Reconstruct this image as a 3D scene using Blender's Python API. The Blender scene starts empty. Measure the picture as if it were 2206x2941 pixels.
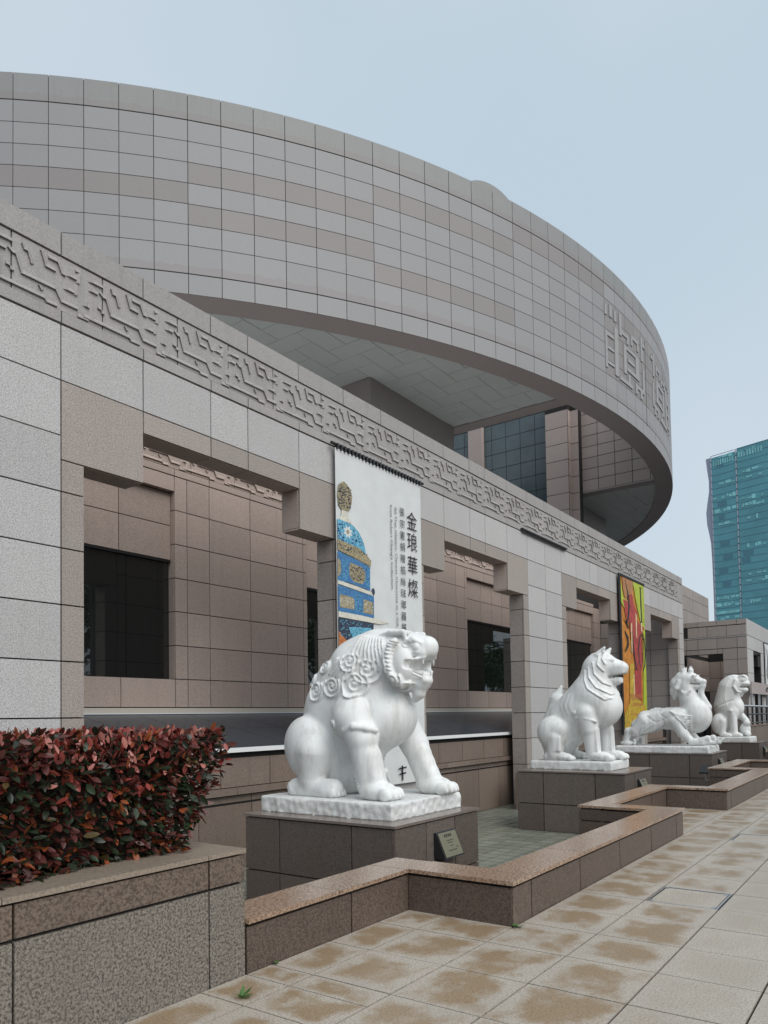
import bpy, bmesh, math, random
import numpy as np
from mathutils import Matrix, Vector
random.seed(7)
SC = bpy.context.scene
COL = SC.collection

# ------------------------------------------------------------------ camera
EYE = 1.636
cam_d = bpy.data.cameras.new('camera')
cam = bpy.data.objects.new('camera', cam_d); COL.objects.link(cam)
cF = Vector((0.8120001, 0.5825096, 0.0365838)); cR = Vector((0.5833127, -0.8120785, -0.0165769)); cU = Vector((-0.0200527, -0.0348003, 0.9991931))
M = Matrix((cR, cU, -cF)).transposed().to_4x4(); M.translation = (0, 0, EYE)
cam.matrix_world = M
cam_d.sensor_fit = 'VERTICAL'; cam_d.sensor_height = 36.0; cam_d.sensor_width = 27.0
cam_d.lens = 2120.86 / 2941 * 36.0
cam_d.shift_y = (1981.88 - 1470.5) / 2941
cam_d.clip_start = .05; cam_d.clip_end = 3000
SC.camera = cam
SC.render.resolution_x = 768; SC.render.resolution_y = 1024

# ------------------------------------------------------------------ sky, sun, exposure
SUN_EL, SUN_AZ = math.radians(44), math.radians(-108)     # azimuth measured in the x,y plane
w = bpy.data.worlds.new('World'); SC.world = w; w.use_nodes = True
nt = w.node_tree; nt.nodes.clear()
out = nt.nodes.new('ShaderNodeOutputWorld'); bg = nt.nodes.new('ShaderNodeBackground')
sky = nt.nodes.new('ShaderNodeTexSky'); sky.sky_type = 'NISHITA'; sky.sun_disc = False
sky.sun_elevation = SUN_EL; sky.sun_rotation = math.pi / 2 - SUN_AZ
sky.air_density = 1.0; sky.dust_density = 4.0; sky.ozone_density = 2.0
mixn = nt.nodes.new('ShaderNodeMix'); mixn.data_type = 'RGBA'; mixn.inputs[0].default_value = .86   # closed cloud deck over the clear sky
tc = nt.nodes.new('ShaderNodeTexCoord'); nz = nt.nodes.new('ShaderNodeTexNoise'); nz.inputs['Scale'].default_value = 1.6; nz.inputs['Detail'].default_value = 3
rp = nt.nodes.new('ShaderNodeValToRGB')
rp.color_ramp.elements[0].position = .3; rp.color_ramp.elements[0].color = (5.35, 6.45, 7.35, 1)
rp.color_ramp.elements[1].position = .72; rp.color_ramp.elements[1].color = (6.3, 7.2, 7.9, 1)
nt.links.new(tc.outputs['Generated'], nz.inputs['Vector']); nt.links.new(nz.outputs['Fac'], rp.inputs['Fac'])
nt.links.new(sky.outputs[0], mixn.inputs[6]); nt.links.new(rp.outputs[0], mixn.inputs[7])
nt.links.new(mixn.outputs[2], bg.inputs['Color']); bg.inputs['Strength'].default_value = .072
nt.links.new(bg.outputs[0], out.inputs['Surface'])
sun_d = bpy.data.lights.new('sun', 'SUN'); sun = bpy.data.objects.new('sun', sun_d); COL.objects.link(sun)
sun_d.energy = 1.5; sun_d.angle = math.radians(60); sun_d.color = (1, .97, .93)
sd = Vector((math.cos(SUN_EL) * math.cos(SUN_AZ), math.cos(SUN_EL) * math.sin(SUN_AZ), math.sin(SUN_EL)))
sun.rotation_euler = sd.to_track_quat('Z', 'Y').to_euler(); sun.location = (0, -20, 60)
SC.view_settings.view_transform = 'Standard'; SC.view_settings.look = 'None'
SC.view_settings.exposure = 0.6; SC.view_settings.gamma = 1.0

# ------------------------------------------------------------------ materials
MAT = {}
def new_mat(name):
    m = bpy.data.materials.new(name); m.use_nodes = True; MAT[name] = m
    n = m.node_tree; b = n.nodes['Principled BSDF']; return m, n, b
def N(n, t, **kw):
    x = n.nodes.new(t)
    for k, v in kw.items():
        if k in x.inputs.keys(): x.inputs[k].default_value = v
        else: setattr(x, k, v)
    return x
def ramp(n, fac, stops):
    r = n.nodes.new('ShaderNodeValToRGB'); e = r.color_ramp.elements
    while len(e) < len(stops): e.new(.5)
    for i, (p, c) in enumerate(stops): e[i].position = p; e[i].color = (*c, 1)
    n.links.new(fac, r.inputs[0]); return r.outputs[0]
def mixc(n, fac, a, b, mode='MIX'):
    x = n.nodes.new('ShaderNodeMix'); x.data_type = 'RGBA'; x.blend_type = mode
    for s, i in ((fac, 0), (a, 6), (b, 7)):
        if hasattr(s, 'links'): n.links.new(s, x.inputs[i])
        else: x.inputs[i].default_value = s if i == 0 else (*s, 1)
    return x.outputs[2]
def math_(n, op, a, b=0.0, c=None):
    x = n.nodes.new('ShaderNodeMath'); x.operation = op
    for i, s in enumerate((a, b, c)):
        if s is None: continue
        if hasattr(s, 'links'): n.links.new(s, x.inputs[i])
        else: x.inputs[i].default_value = s
    return x.outputs[0]
def pos(n, sc=(1, 1, 1)):
    g = n.nodes.new('ShaderNodeNewGeometry'); mp = n.nodes.new('ShaderNodeMapping'); mp.inputs['Scale'].default_value = sc
    n.links.new(g.outputs['Position'], mp.inputs[0]); return mp.outputs[0]
def noise(n, vec, scale, detail=2, rough=.5):
    x = N(n, 'ShaderNodeTexNoise', Scale=scale, Detail=detail, Roughness=rough); n.links.new(vec, x.inputs['Vector']); return x.outputs['Fac']
def granite(name, base, speck=.35, sp=70, rough=.6, bump=.15, tint=.1, stain=.25, streak=True, warm=(1.06, 1.0, .93), hue=.0):
    """speckled stone: crystal grains in world space, a tint per slab, rain streaks and blotches"""
    m, n, b = new_mat(name); P = pos(n)
    f = noise(n, P, sp, 3, .75)
    d = tuple(c * (1 - speck) for c in base); l = tuple(min(1, c * (1 + speck * .55)) for c in base)
    c = ramp(n, f, [(.40, d), (.5, base), (.60, l)])
    v = N(n, 'ShaderNodeTexVoronoi', Scale=sp * .9); n.links.new(P, v.inputs['Vector'])
    c = mixc(n, math_(n, 'MULTIPLY', math_(n, 'LESS_THAN', v.outputs['Distance'], .24), speck), c, tuple(x * .25 for x in base))
    big = noise(n, P, .9, 4, .6)
    c = mixc(n, math_(n, 'MULTIPLY', ramp(n, big, [(.35, (0, 0, 0)), (.75, (1, 1, 1))]), stain), c, tuple(x * y * .8 for x, y in zip(base, warm)))
    if streak:
        s = noise(n, pos(n, (5, 5, .22)), 1.6, 4, .6)
        c = mixc(n, math_(n, 'MULTIPLY', ramp(n, s, [(.52, (0, 0, 0)), (.8, (1, 1, 1))]), stain * 1.2), c, tuple(x * .62 for x in base))
    if name.startswith('drum'):       # dirt line that has run together above the two drip grooves
        sx = n.nodes.new('ShaderNodeSeparateXYZ'); n.links.new(P, sx.inputs[0]); zz = sx.outputs[2]; nn = noise(n, pos(n, (1, 1, .05)), 2.5, 3, .6)
        for zb in (18.24, 24.1):
            hgt = math_(n, 'MULTIPLY_ADD', nn, .30, .12); t = math_(n, 'SUBTRACT', zz, zb)
            k_ = math_(n, 'MULTIPLY', math_(n, 'GREATER_THAN', t, 0.), math_(n, 'LESS_THAN', t, hgt)); c = mixc(n, math_(n, 'MULTIPLY', k_, .38), c, (.24, .20, .19))
    oi = n.nodes.new('ShaderNodeObjectInfo'); hs = n.nodes.new('ShaderNodeHueSaturation')
    n.links.new(math_(n, 'MULTIPLY_ADD', oi.outputs['Random'], 2 * tint, 1 - tint), hs.inputs['Value'])
    n.links.new(math_(n, 'MULTIPLY_ADD', oi.outputs['Random'], hue, 1 - hue * .5), hs.inputs['Saturation'])
    n.links.new(c, hs.inputs['Color']); n.links.new(hs.outputs[0], b.inputs['Base Color'])
    b.inputs['Roughness'].default_value = rough
    if bump:
        bp = N(n, 'ShaderNodeBump', Strength=bump, Distance=.004); n.links.new(f, bp.inputs['Height']); n.links.new(bp.outputs[0], b.inputs['Normal'])
    return m
def plain(name, col, rough=.5, metal=0., spec=.5, var=0., vs=8., emit=None):
    m, n, b = new_mat(name)
    if var:
        c = ramp(n, noise(n, pos(n), vs, 4, .6), [(.3, tuple(x * (1 - var) for x in col)), (.7, tuple(min(1, x * (1 + var)) for x in col))])
        n.links.new(c, b.inputs['Base Color'])
    else: b.inputs['Base Color'].default_value = (*col, 1)
    b.inputs['Roughness'].default_value = rough; b.inputs['Metallic'].default_value = metal; b.inputs['Specular IOR Level'].default_value = spec
    return m

granite('facade', (.462, .448, .442), .34, 60, .62, .2, .07, .18)
granite('facade_warm', (.338, .293, .265), .36, 60, .62, .2, .08, .22)
granite('frieze', (.35, .332, .32), .22, 60, .65, .15, .05, .38)
granite('rear', (.435, .345, .30), .22, 55, .6, .12, .09, .2)
granite('basement', (.22, .17, .14), .3, 55, .55, .12, .14, .5)
granite('pedestal', (.135, .112, .098), .38, 60, .38, .08, .12, .3, warm=(1.2, 1, .85))
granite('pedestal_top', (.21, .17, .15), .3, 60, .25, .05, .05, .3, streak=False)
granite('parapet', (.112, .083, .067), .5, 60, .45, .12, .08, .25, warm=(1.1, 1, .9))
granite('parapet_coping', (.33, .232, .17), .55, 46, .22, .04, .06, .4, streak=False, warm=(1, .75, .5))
granite('planter', (.19, .168, .142), .75, 66, .6, .4, .06, .3)
granite('planter_band', (.145, .108, .085), .6, 60, .5, .2, .05, .3)
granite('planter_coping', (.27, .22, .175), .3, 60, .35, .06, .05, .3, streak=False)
granite('drum', (.285, .277, .278), .05, 25, .55, 0, .045, .08, streak=False)
granite('drum_dark', (.25, .228, .22), .05, 25, .55, 0, .045, .08, streak=False)
granite('drum_crown', (.26, .258, .253), .06, 25, .55, 0, .03, .22)
granite('rim', (.36, .31, .30), .1, 25, .6, 0, .05, .15, streak=False)
granite('core', (.27, .235, .225), .1, 25, .6, 0, .03, .1, streak=False)
granite('pinkwall', (.42, .34, .31), .1, 25, .6, 0, .06, .12, streak=False)
granite('court', (.235, .24, .20), .2, 40, .3, .05, .16, .35, streak=False, warm=(.85, 1.05, .8))
plain('soffit', (.50, .53, .52), .5, var=.05, vs=.5)
plain('grout', (.02, .018, .017), .9)
plain('dark', (.012, .012, .013), .6)
plain('glass', (.014, .015, .015), .02, spec=1.0)
plain('glass_green', (.010, .014, .012), .02, spec=.9)
plain('skylight', (.032, .040, .052), .25, spec=.1)
plain('curtain', (.085, .11, .118), .15, spec=.5, var=.2, vs=.4)
plain('white_metal', (.78, .79, .79), .35)
plain('beige', (.55, .50, .43), .5)
plain('steel', (.62, .63, .64), .28, metal=.9)
plain('black_metal', (.018, .018, .02), .4)
plain('brass', (.20, .19, .13), .5, metal=.3)
plain('drum_joint', (.085, .08, .08), .9)
plain('ink', (.02, .018, .018), .7)
plain('asphalt', (.06, .06, .06), .8)
plain('soil', (.05, .035, .025), .9, var=.3)
plain('leaf_green', (.022, .036, .017), .4)
plain('leaf_dark', (.022, .028, .016), .35)
plain('leaf_maroon', (.085, .022, .018), .4)
plain('leaf_red', (.25, .048, .038), .4)
plain('leaf_pink', (.44, .17, .14), .4)  # new-leaf pink, brightened to stand for light on the hedge top
plain('leaf_orange', (.24, .062, .022), .4)
plain('leaf_olive', (.085, .06, .022), .4)
plain('twig', (.018, .014, .010), .9)
plain('weed', (.06, .14, .03), .6)
# white marble, rain-greyed
def marble(name, base, rough_base=False):
    m, n, b = new_mat(name); P = pos(n)
    c = ramp(n, noise(n, P, 2.2, 5, .6), [(.3, tuple(x * .86 for x in base)), (.62, base)])
    s = noise(n, pos(n, (4, 4, .7)), 2.0, 4, .65)
    c = mixc(n, math_(n, 'MULTIPLY', ramp(n, s, [(.48, (0, 0, 0)), (.74, (1, 1, 1))]), .55), c, (.45, .44, .38))
    sp = noise(n, P, 30, 3, .7)
    c = mixc(n, math_(n, 'MULTIPLY', ramp(n, sp, [(.62, (0, 0, 0)), (.72, (1, 1, 1))]), .35), c, (.35, .34, .31))
    n.links.new(c, b.inputs['Base Color']); b.inputs['Roughness'].default_value = .55
    bp = N(n, 'ShaderNodeBump', Strength=.7 if rough_base else .25, Distance=.02 if rough_base else .004)
    n.links.new(noise(n, P, 14 if rough_base else 45, 5, .65), bp.inputs['Height']); n.links.new(bp.outputs[0], b.inputs['Normal'])
marble('marble', (.80, .81, .80)); marble('marble_rough', (.74, .75, .74), True)
# paving: pale flags with brown damp patches that keep off the tile edges
def paving(name, patch):
    m, n, b = new_mat(name); P = pos(n)
    base = (.43, .38, .32)
    g = noise(n, P, 75, 3, .7)
    c = ramp(n, g, [(.36, tuple(x * .6 for x in base)), (.5, base), (.64, tuple(x * 1.2 for x in base))])
    c = mixc(n, math_(n, 'MULTIPLY', ramp(n, noise(n, P, 1.3, 4, .6), [(.4, (0, 0, 0)), (.7, (1, 1, 1))]), .35), c, (.30, .262, .22))
    t = n.nodes.new('ShaderNodeTexCoord'); sx = n.nodes.new('ShaderNodeSeparateXYZ'); n.links.new(t.outputs['Object'], sx.inputs[0])
    ex = math_(n, 'SUBTRACT', .5, math_(n, 'ABSOLUTE', sx.outputs[0])); ey = math_(n, 'SUBTRACT', .5, math_(n, 'ABSOLUTE', sx.outputs[1]))
    e = math_(n, 'MINIMUM', math_(n, 'MULTIPLY', math_(n, 'MINIMUM', ex, ey), 4.0), .9)
    w_ = noise(n, P, 2.8, 8, .68); oi = n.nodes.new('ShaderNodeObjectInfo')
    f = math_(n, 'ADD', math_(n, 'MULTIPLY', e, .27), math_(n, 'MULTIPLY', w_, 1.15))
    f = math_(n, 'ADD', f, math_(n, 'MULTIPLY', oi.outputs['Random'], .10))
    fac = ramp(n, f, [(.70, (0, 0, 0)), (.90, (1, 1, 1))])
    stain = ramp(n, noise(n, P, 90, 2, .6), [(.38, (.16, .10, .045)), (.62, (.34, .225, .115))])
    fac = math_(n, 'MULTIPLY', fac, patch)
    c = mixc(n, fac, c, stain)
    n.links.new(c, b.inputs['Base Color'])
    n.links.new(math_(n, 'MULTIPLY_ADD', fac, -.16, .44), b.inputs['Roughness'])
    bp = N(n, 'ShaderNodeBump', Strength=.12, Distance=.003); n.links.new(g, bp.inputs['Height']); n.links.new(bp.outputs[0], b.inputs['Normal'])
paving('paving_damp', .8); paving('paving_dry', .16)
plain('terrace', (.50, .49, .47), .8)

# ------------------------------------------------------------------ mesh helpers
class MB:
    def __init__(s): s.v = []; s.f = []; s.mi = []
    def box(s, x0, x1, y0, y1, z0, z1, m=0):
        k = len(s.v)
        s.v += [(x0,y0,z0),(x1,y0,z0),(x1,y1,z0),(x0,y1,z0),(x0,y0,z1),(x1,y0,z1),(x1,y1,z1),(x0,y1,z1)]
        s.f += [tuple(k+i for i in q) for q in ((0,3,2,1),(4,5,6,7),(0,1,5,4),(1,2,6,5),(2,3,7,6),(3,0,4,7))]; s.mi += [m]*6
    def quad(s, a, b, c, d, m=0):
        k = len(s.v); s.v += [a, b, c, d]; s.f.append((k, k+1, k+2, k+3)); s.mi.append(m)
    def prism(s, pts, off, m=0):
        """closed polygon pts (3D) extruded by vector off"""
        k = len(s.v); n_ = len(pts); o = Vector(off)
        s.v += [tuple(p) for p in pts] + [tuple(Vector(p) + o) for p in pts]
        s.f.append(tuple(range(k, k + n_))); s.f.append(tuple(range(k + 2*n_ - 1, k + n_ - 1, -1)))
        for i in range(n_): j = (i+1) % n_; s.f.append((k+j, k+i, k+n_+i, k+n_+j))
        s.mi += [m]*(n_+2)
    def tube(s, pts, r, seg=8, m=0):
        pts = [Vector(p) for p in pts]; rings = []
        for i, p in enumerate(pts):
            d = (pts[min(i+1, len(pts)-1)] - pts[max(i-1, 0)]).normalized()
            u = d.cross(Vector((0, 0, 1)));  u = u.normalized() if u.length > 1e-3 else Vector((1, 0, 0)); v_ = d.cross(u)
            k = len(s.v); rr = r[i] if isinstance(r, (list, tuple)) else r
            s.v += [tuple(p + u*rr*math.cos(2*math.pi*j/seg) + v_*rr*math.sin(2*math.pi*j/seg)) for j in range(seg)]; rings.append(k)
        for a, b in zip(rings, rings[1:]):
            for j in range(seg): s.f.append((a+j, a+(j+1)%seg, b+(j+1)%seg, b+j)); s.mi.append(m)
        s.f.append(tuple(rings[0]+j for j in range(seg))); s.f.append(tuple(rings[-1]+j for j in reversed(range(seg)))); s.mi += [m]*2
    def mesh(s, name, mats, smooth=False):
        me = bpy.data.meshes.new(name); me.from_pydata(s.v, [], s.f)
        for m in (mats if isinstance(mats, (list, tuple)) else [mats]): me.materials.append(MAT[m])
        if len(me.materials) > 1: me.polygons.foreach_set('material_index', s.mi)
        bm = bmesh.new(); bm.from_mesh(me); bmesh.ops.recalc_face_normals(bm, faces=bm.faces); bm.to_mesh(me); bm.free()
        if smooth: me.polygons.foreach_set('use_smooth', [True]*len(me.polygons))
        return me
    def build(s, name, mats, parent=None, smooth=False):
        return link(name, s.mesh(name, mats, smooth), parent)
def link(name, data, parent=None, loc=None, rotz=None, scale=None):
    o = bpy.data.objects.new(name, data); COL.objects.link(o)
    if loc is not None: o.location = loc
    if rotz is not None: o.rotation_euler = (0, 0, rotz)
    if scale is not None: o.scale = scale
    if parent is not None: attach(o, parent)
    return o
def tag(o, label=None, cat=None, group=None, kind=None):
    if label: o['label'] = label
    if cat: o['category'] = cat
    if group: o['group'] = group
    if kind: o['kind'] = kind
    return o
WL = {}
def empty(name, loc, label=None, cat=None, group=None):
    o = bpy.data.objects.new(name, None); COL.objects.link(o); o.location = loc; o.empty_display_size = .2
    WL[o.name] = Vector(loc); return tag(o, label, cat, group)
def attach(o, parent):
    """children keep world coordinates; only un-rotated Empties have an offset"""
    o.parent = parent
    if parent.name in WL: o.matrix_parent_inverse = Matrix.Translation(-WL[parent.name])
UNIT = {}
def unit(mat):
    if mat not in UNIT:
        b = MB(); b.box(-.5, .5, -.5, .5, -.5, .5); UNIT[mat] = b.mesh('slab_' + mat, mat)
    return UNIT[mat]
def slab(name, parent, mat, x0, x1, y0, y1, z0, z1):
    """one stone as an object of its own; all stones of a material share one mesh"""
    return link(name, unit(mat), parent, ((x0+x1)/2, (y0+y1)/2, (z0+z1)/2), None, (abs(x1-x0), abs(y1-y0), abs(z1-z0)))
G = .009     # half a joint
jit = lambda a=.003: random.uniform(-a, a)
def fslab(name, parent, mat, x0, x1, z0, z1, y, t=.035, g=G):      # stone facing -Y with its face at y
    return slab(name, parent, mat, x0+g, x1-g, y+jit(.002), y+t, z0+g, z1-g)
def sslab(name, parent, mat, y0, y1, z0, z1, x, t=.035, g=G):      # stone facing -X
    return slab(name, parent, mat, x+jit(.002), x+t, y0+g, y1-g, z0+g, z1-g)
def tslab(name, parent, mat, x0, x1, y0, y1, z, t=.03, g=G):       # stone facing up
    return slab(name, parent, mat, x0+g, x1-g, y0+g, y1-g, z-t, z+jit(.001))
def bslab(name, parent, mat, x0, x1, y0, y1, z, t=.03, g=G):       # stone facing down
    return slab(name, parent, mat, x0+g, x1-g, y0+g, y1-g, z, z+t)

PER = 8.03                       # bay length of the museum wing; parapet, pedestals and openings share it
FLOOR = -.82                     # level of the sunken court
YR, YF, TH = 3.545, 2.575, .35   # parapet: outer face in the recesses, outer face of the projections, thickness

# ------------------------------------------------------------------ ground, plaza, court
gb = MB(); gb.box(-300, 1500, -300, 900, -1.6, -1.2); tag(gb.build('ground', 'asphalt'), kind='structure')
pb = MB(); pb.box(-14, 90, -26, YF, -1.2, -.012)
pb.box(3.372, 5.245, YF, YR, -1.2, -.012)
for k in range(4): pb.box(10.43 + PER*k, 13.25 + PER*k, YF, YR, -1.2, -.012)
pb.box(-14, 3.372, YF, YR, -1.2, -.012)
plaza = tag(pb.build('plaza', 'grout'), kind='structure')
TX, TY, TP, TQ = 4.2025, 1.973, .6032, .6
recess = [(3.372, 5.245)] + [(10.43 + PER*k, 13.25 + PER*k) for k in range(4)] + [(-14, 3.372)]
tiles = []
covers = [(6.585, 7.225, 1.373, 1.973), (10.2, 10.83, 1.373, 1.973)]
for i in range(-12, 60):
    for j in range(-16, 3):
        x0, y0 = TX + i*TP, TY + j*TQ; x1, y1 = x0 + TP, y0 + TQ
        if y0 < YF - .01: y1 = min(y1, YF)
        if any(abs((x0+x1)/2 - (c[0]+c[1])/2) < .3 and abs((y0+y1)/2 - (c[2]+c[3])/2) < .3 for c in covers): continue
        if y0 > YF - .02:
            for a, b in recess:
                xa, xb = max(x0, a), min(x1, b); yb = min(y1, YR)
                if xb - xa > .05 and yb - y0 > .05: tiles.append((xa, xb, y0, yb))
        else: tiles.append((x0, x1, y0, y1))
def tile_size(t):
    d = Vector(((t[0]+t[1])/2, (t[2]+t[3])/2, -EYE)); f = d.dot(cF)
    if f < .8: return 0
    u = d.dot(cR)/f*2120; v = d.dot(cU)/f*2120
    if abs(u) > 1250 or v < -1150: return 1e-4/f
    return 1/f
tiles.sort(key=tile_size, reverse=True)
G4, G5 = .0052, .0068
for t in tiles[:290]:
    damp = t[3] > 1.36 and (t[2] + t[0]*.0) > 1.3
    slab('paving_tile', plaza, 'paving_damp' if damp else 'paving_dry', t[0]+G4, t[1]-G4, t[2]+G5, t[3]-G5, -.03, jit(.0012))
rest = MB()
for t in tiles[290:]: rest.box(t[0]+G4, t[1]-G4, t[2]+G5, t[3]-G5, -.03, 0)
tag(rest.build('distant_paving', 'paving_dry', plaza), kind='stuff')
for c, lab in zip(covers, ('square stone-filled access cover with a metal frame, nearest the parapet corner', 'farther stone-filled access cover with metal frame, level with the low wall corner')):
    r = empty('access_cover', (c[0], c[2], 0), lab, 'access cover', 'access covers in the paving')
    slab('cover_stone', r, 'paving_dry', c[0]+.035, c[1]-.035, c[2]+.035, c[3]-.035, -.03, -.002)
    m = MB()
    for a in ((c[0]+.008, c[1]-.008, c[2]+.008, c[2]+.022), (c[0]+.008, c[1]-.008, c[3]-.022, c[3]-.008), (c[0]+.008, c[0]+.022, c[2]+.022, c[3]-.022), (c[1]-.022, c[1]-.008, c[2]+.022, c[3]-.022)): m.box(*a, -.03, .002)
    m.build('frame', 'steel', r)
    for sx in (c[0]+.03, c[1]-.09):
        for sy in (c[2]+.03, c[3]-.06): slab('lifting_lug', r, 'steel', sx, sx+.06, sy, sy+.03, -.01, .0015)
cb = MB(); cb.box(-14, 60, 2.6, 9.5, -1.19, FLOOR - .012); court = tag(cb.build('sunken_court', 'grout'), kind='structure')
far_floor = MB()
for i in range(-2, 44):
    for j in range(0, 18):
        x0, y0 = 7.6 + i*.3, 3.9 + j*.3
        if 9.2 < x0 < 18.0 and y0 > 4.6 and (x0 < 14.6 or y0 > 6.6): slab('floor_tile', court, 'court', x0+.013, x0+.287, y0+.013, y0+.287, FLOOR-.02, FLOOR+jit(.001))
        else: far_floor.box(x0+.013, x0+.287, y0+.013, y0+.287, FLOOR-.02, FLOOR)
tag(far_floor.build('court_paving', 'court', court), kind='stuff')

# ------------------------------------------------------------------ parapet: zigzag low wall with coping stones
par = empty('parapet_wall', (3.37, YR, 0), 'low zigzag brown granite parapet with coping running along the plaza', 'parapet wall')
core = MB(); CZ = .35; BZ = .302
def run_x(a, b, y, front_joints, coping_joints, inner=True):
    """a stretch along X with its outer face at y"""
    core.box(a+.01, b-.01, y+.03, y+TH-.03, -1.1, CZ-.04)
    js = [a] + [q for q in front_joints if a < q < b] + [b]
    for p, q in zip(js, js[1:]): fslab('facing_panel', par, 'parapet', p, q, -.02, BZ, y)
    n_ = max(1, round((b-a)/1.2)); st = (b-a)/n_
    cj = [a] + coping_joints + [b] if coping_joints is not None else [a+st*i for i in range(n_+1)]
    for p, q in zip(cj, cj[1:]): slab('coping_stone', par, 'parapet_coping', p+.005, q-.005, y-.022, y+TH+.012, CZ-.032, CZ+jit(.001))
    for p, q in zip(cj, cj[1:]):
        for z0, z1 in ((FLOOR, -.2), (-.2, .1), (.1, BZ)): slab('inner_panel', par, 'pedestal', p+G, q-G, y+TH-.035, y+TH-.002, z0+G, z1-G)
def run_y(x, face, y0, y1, coping):
    """a stretch along Y; face -1: outer face looks to -X (x is its outer face), +1: outer face to +X"""
    xa, xb = (x, x+TH) if face < 0 else (x-TH, x)
    core.box(xa+.03, xb-.03, y0+.03, y1, -1.1, CZ-.04)
    if face < 0:
        sslab('facing_panel', par, 'parapet', y0, y1, -.02, BZ, xa)
        for z0, z1 in ((FLOOR, -.2), (-.2, .1), (.1, BZ)): slab('inner_panel', par, 'pedestal', xb-.035, xb-.002, y0+TH+G, y1+TH-G, z0+G, z1-G)
    else:
        slab('facing_panel', par, 'parapet', xb-.035, xb, y0+G, y1-G, -.02+G, BZ-G)
        for z0, z1 in ((FLOOR, -.12), (-.12, .14), (.14, BZ)): slab('inner_panel', par, 'parapet', xa+.002, xa+.035, y0+TH+G, y1+TH-G, z0+G, z1-G)
    slab('facing_panel', par, 'parapet', xa+G, xb-G, y0, y0+.035, -.02+G, BZ-G)
    slab('coping_stone', par, 'parapet_coping', xa-(.022 if face < 0 else .012), xb+(.022 if face > 0 else .012), y0+TH+.014, y1-.025, CZ-.032, CZ)
    slab('coping_stone', par, 'parapet_coping', xa-(.022 if face < 0 else .012), xb+(.022 if face > 0 else .012), y0-.022, y0+TH+.010, CZ-.032, CZ+.0008)
run_x(3.374, 5.245+TH, YR, [4.47], [4.3, 5.2])
for k in range(4):
    o = PER*k
    run_y(5.245+o, -1, YF, YR, None); run_y(10.43+o, 1, YF, YR, None)
    js = [6.67+o, 7.81+o, 8.95+o]
    run_x(5.245+TH+o, 10.43-TH+o, YF, js, None)
    run_x(10.43-TH+o, 13.25+TH+o, YR, [11.3+o, 12.4+o], None)
core.build('core', 'grout', par)

# ------------------------------------------------------------------ planter and hedge
PX, PY, PZ = 3.370, 3.545, .806
pl = empty('planter', (1.2, PY, 0), 'large raised granite planter box at the left holding the red-leaved hedge', 'planter')
m = MB(); m.box(-6, PX-.03, PY+.03, 5.55, -1.1, PZ-.035); m.build('core', 'grout', pl)
for a, b in ((-6, -2.8), (-2.8, -.47), (-.47, 1.86), (1.86, 3.07), (3.07, PX)):
    fslab('facing_panel', pl, 'planter', a, b, -.02, .59, PY, .04, .007); fslab('band_panel', pl, 'planter_band', a, b, .595, PZ-.034, PY, .04, .007)
for a, b in ((-6, -.47), (-.47, 1.80), (1.80, 3.06), (3.06, PX+.003)):
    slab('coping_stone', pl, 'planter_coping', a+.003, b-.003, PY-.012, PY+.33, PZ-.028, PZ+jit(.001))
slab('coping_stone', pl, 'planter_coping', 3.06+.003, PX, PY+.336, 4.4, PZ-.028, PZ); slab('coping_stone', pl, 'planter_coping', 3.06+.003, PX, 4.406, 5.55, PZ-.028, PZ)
for z0, z1 in ((FLOOR, -.1), (-.1, .59), (.595, PZ-.034)):
    for y0, y1 in ((PY+.04, 4.5), (4.5, 5.55)): slab('side_panel', pl, 'planter', PX-.035, PX-.002, y0+.007, y1-.007, z0+.007, z1-.007)
m = MB(); m.box(-6, 3.06, PY+.335, 5.5, PZ-.06, PZ-.015); m.build('soil', 'soil', pl)

hedge = empty('hedge', (1.3, 4.4, PZ-.015), 'clipped box hedge with glossy red new leaves over dark green in the planter', 'hedge')
HX0, HX1, HY0, HY1, HZ0, HZ1 = -3.2, 3.40, 3.80, 5.35, .80, 1.57
m = MB()
def hedge_x1(z): return 3.05 + (HX1-3.05)*min(1, max(0, (z-HZ0)/.55))**.8
pts = [(HX0, .0, HZ0+.05), (hedge_x1(HZ0)-.22, 0, HZ0+.05), (hedge_x1(1.2)-.14, 0, 1.2), (HX1-.14, 0, HZ1-.12), (HX0, 0, HZ1-.12)]
m.prism([(p[0], HY0+.13, p[2]) for p in pts], (0, HY1-HY0-.26, 0)); m.build('twigs', 'twig', hedge)
LEAVES = ['leaf_green', 'leaf_dark', 'leaf_maroon', 'leaf_red', 'leaf_pink', 'leaf_orange', 'leaf_olive']
LEAF_V = [(0, 0, 0), (.22, .17, .03), (.55, .22, .02), (.85, .12, -.03), (1, 0, -.07), (.22, -.17, .03), (.55, -.22, .02), (.85, -.12, -.03), (.25, 0, -.03), (.55, 0, -.04), (.85, 0, -.06)]
LEAF_F = [(0, 8, 1), (8, 9, 2, 1), (9, 10, 3, 2), (10, 4, 3), (0, 5, 8), (8, 5, 6, 9), (9, 6, 7, 10), (10, 7, 4)]
leaf_me = {}
for i, l in enumerate(LEAVES):
    me = bpy.data.meshes.new('leaf'); me.from_pydata(LEAF_V, [], LEAF_F); me.materials.append(MAT[l]); me.polygons.foreach_set('use_smooth', [True]*len(me.polygons)); leaf_me[i] = me
def leaf_matrix(p, d, ln, roll):
    d = Vector(d).normalized(); up = Vector((0, 0, 1)) if abs(d.z) < .95 else Vector((1, 0, 0))
    s_ = up.cross(d).normalized(); n_ = d.cross(s_)
    R_ = Matrix((d, s_, n_)).transposed() @ Matrix.Rotation(roll, 3, 'X')
    Mx = (R_ * ln).to_4x4(); Mx.translation = p; return Mx
lv = []; rnd = random.Random(3)
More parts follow.
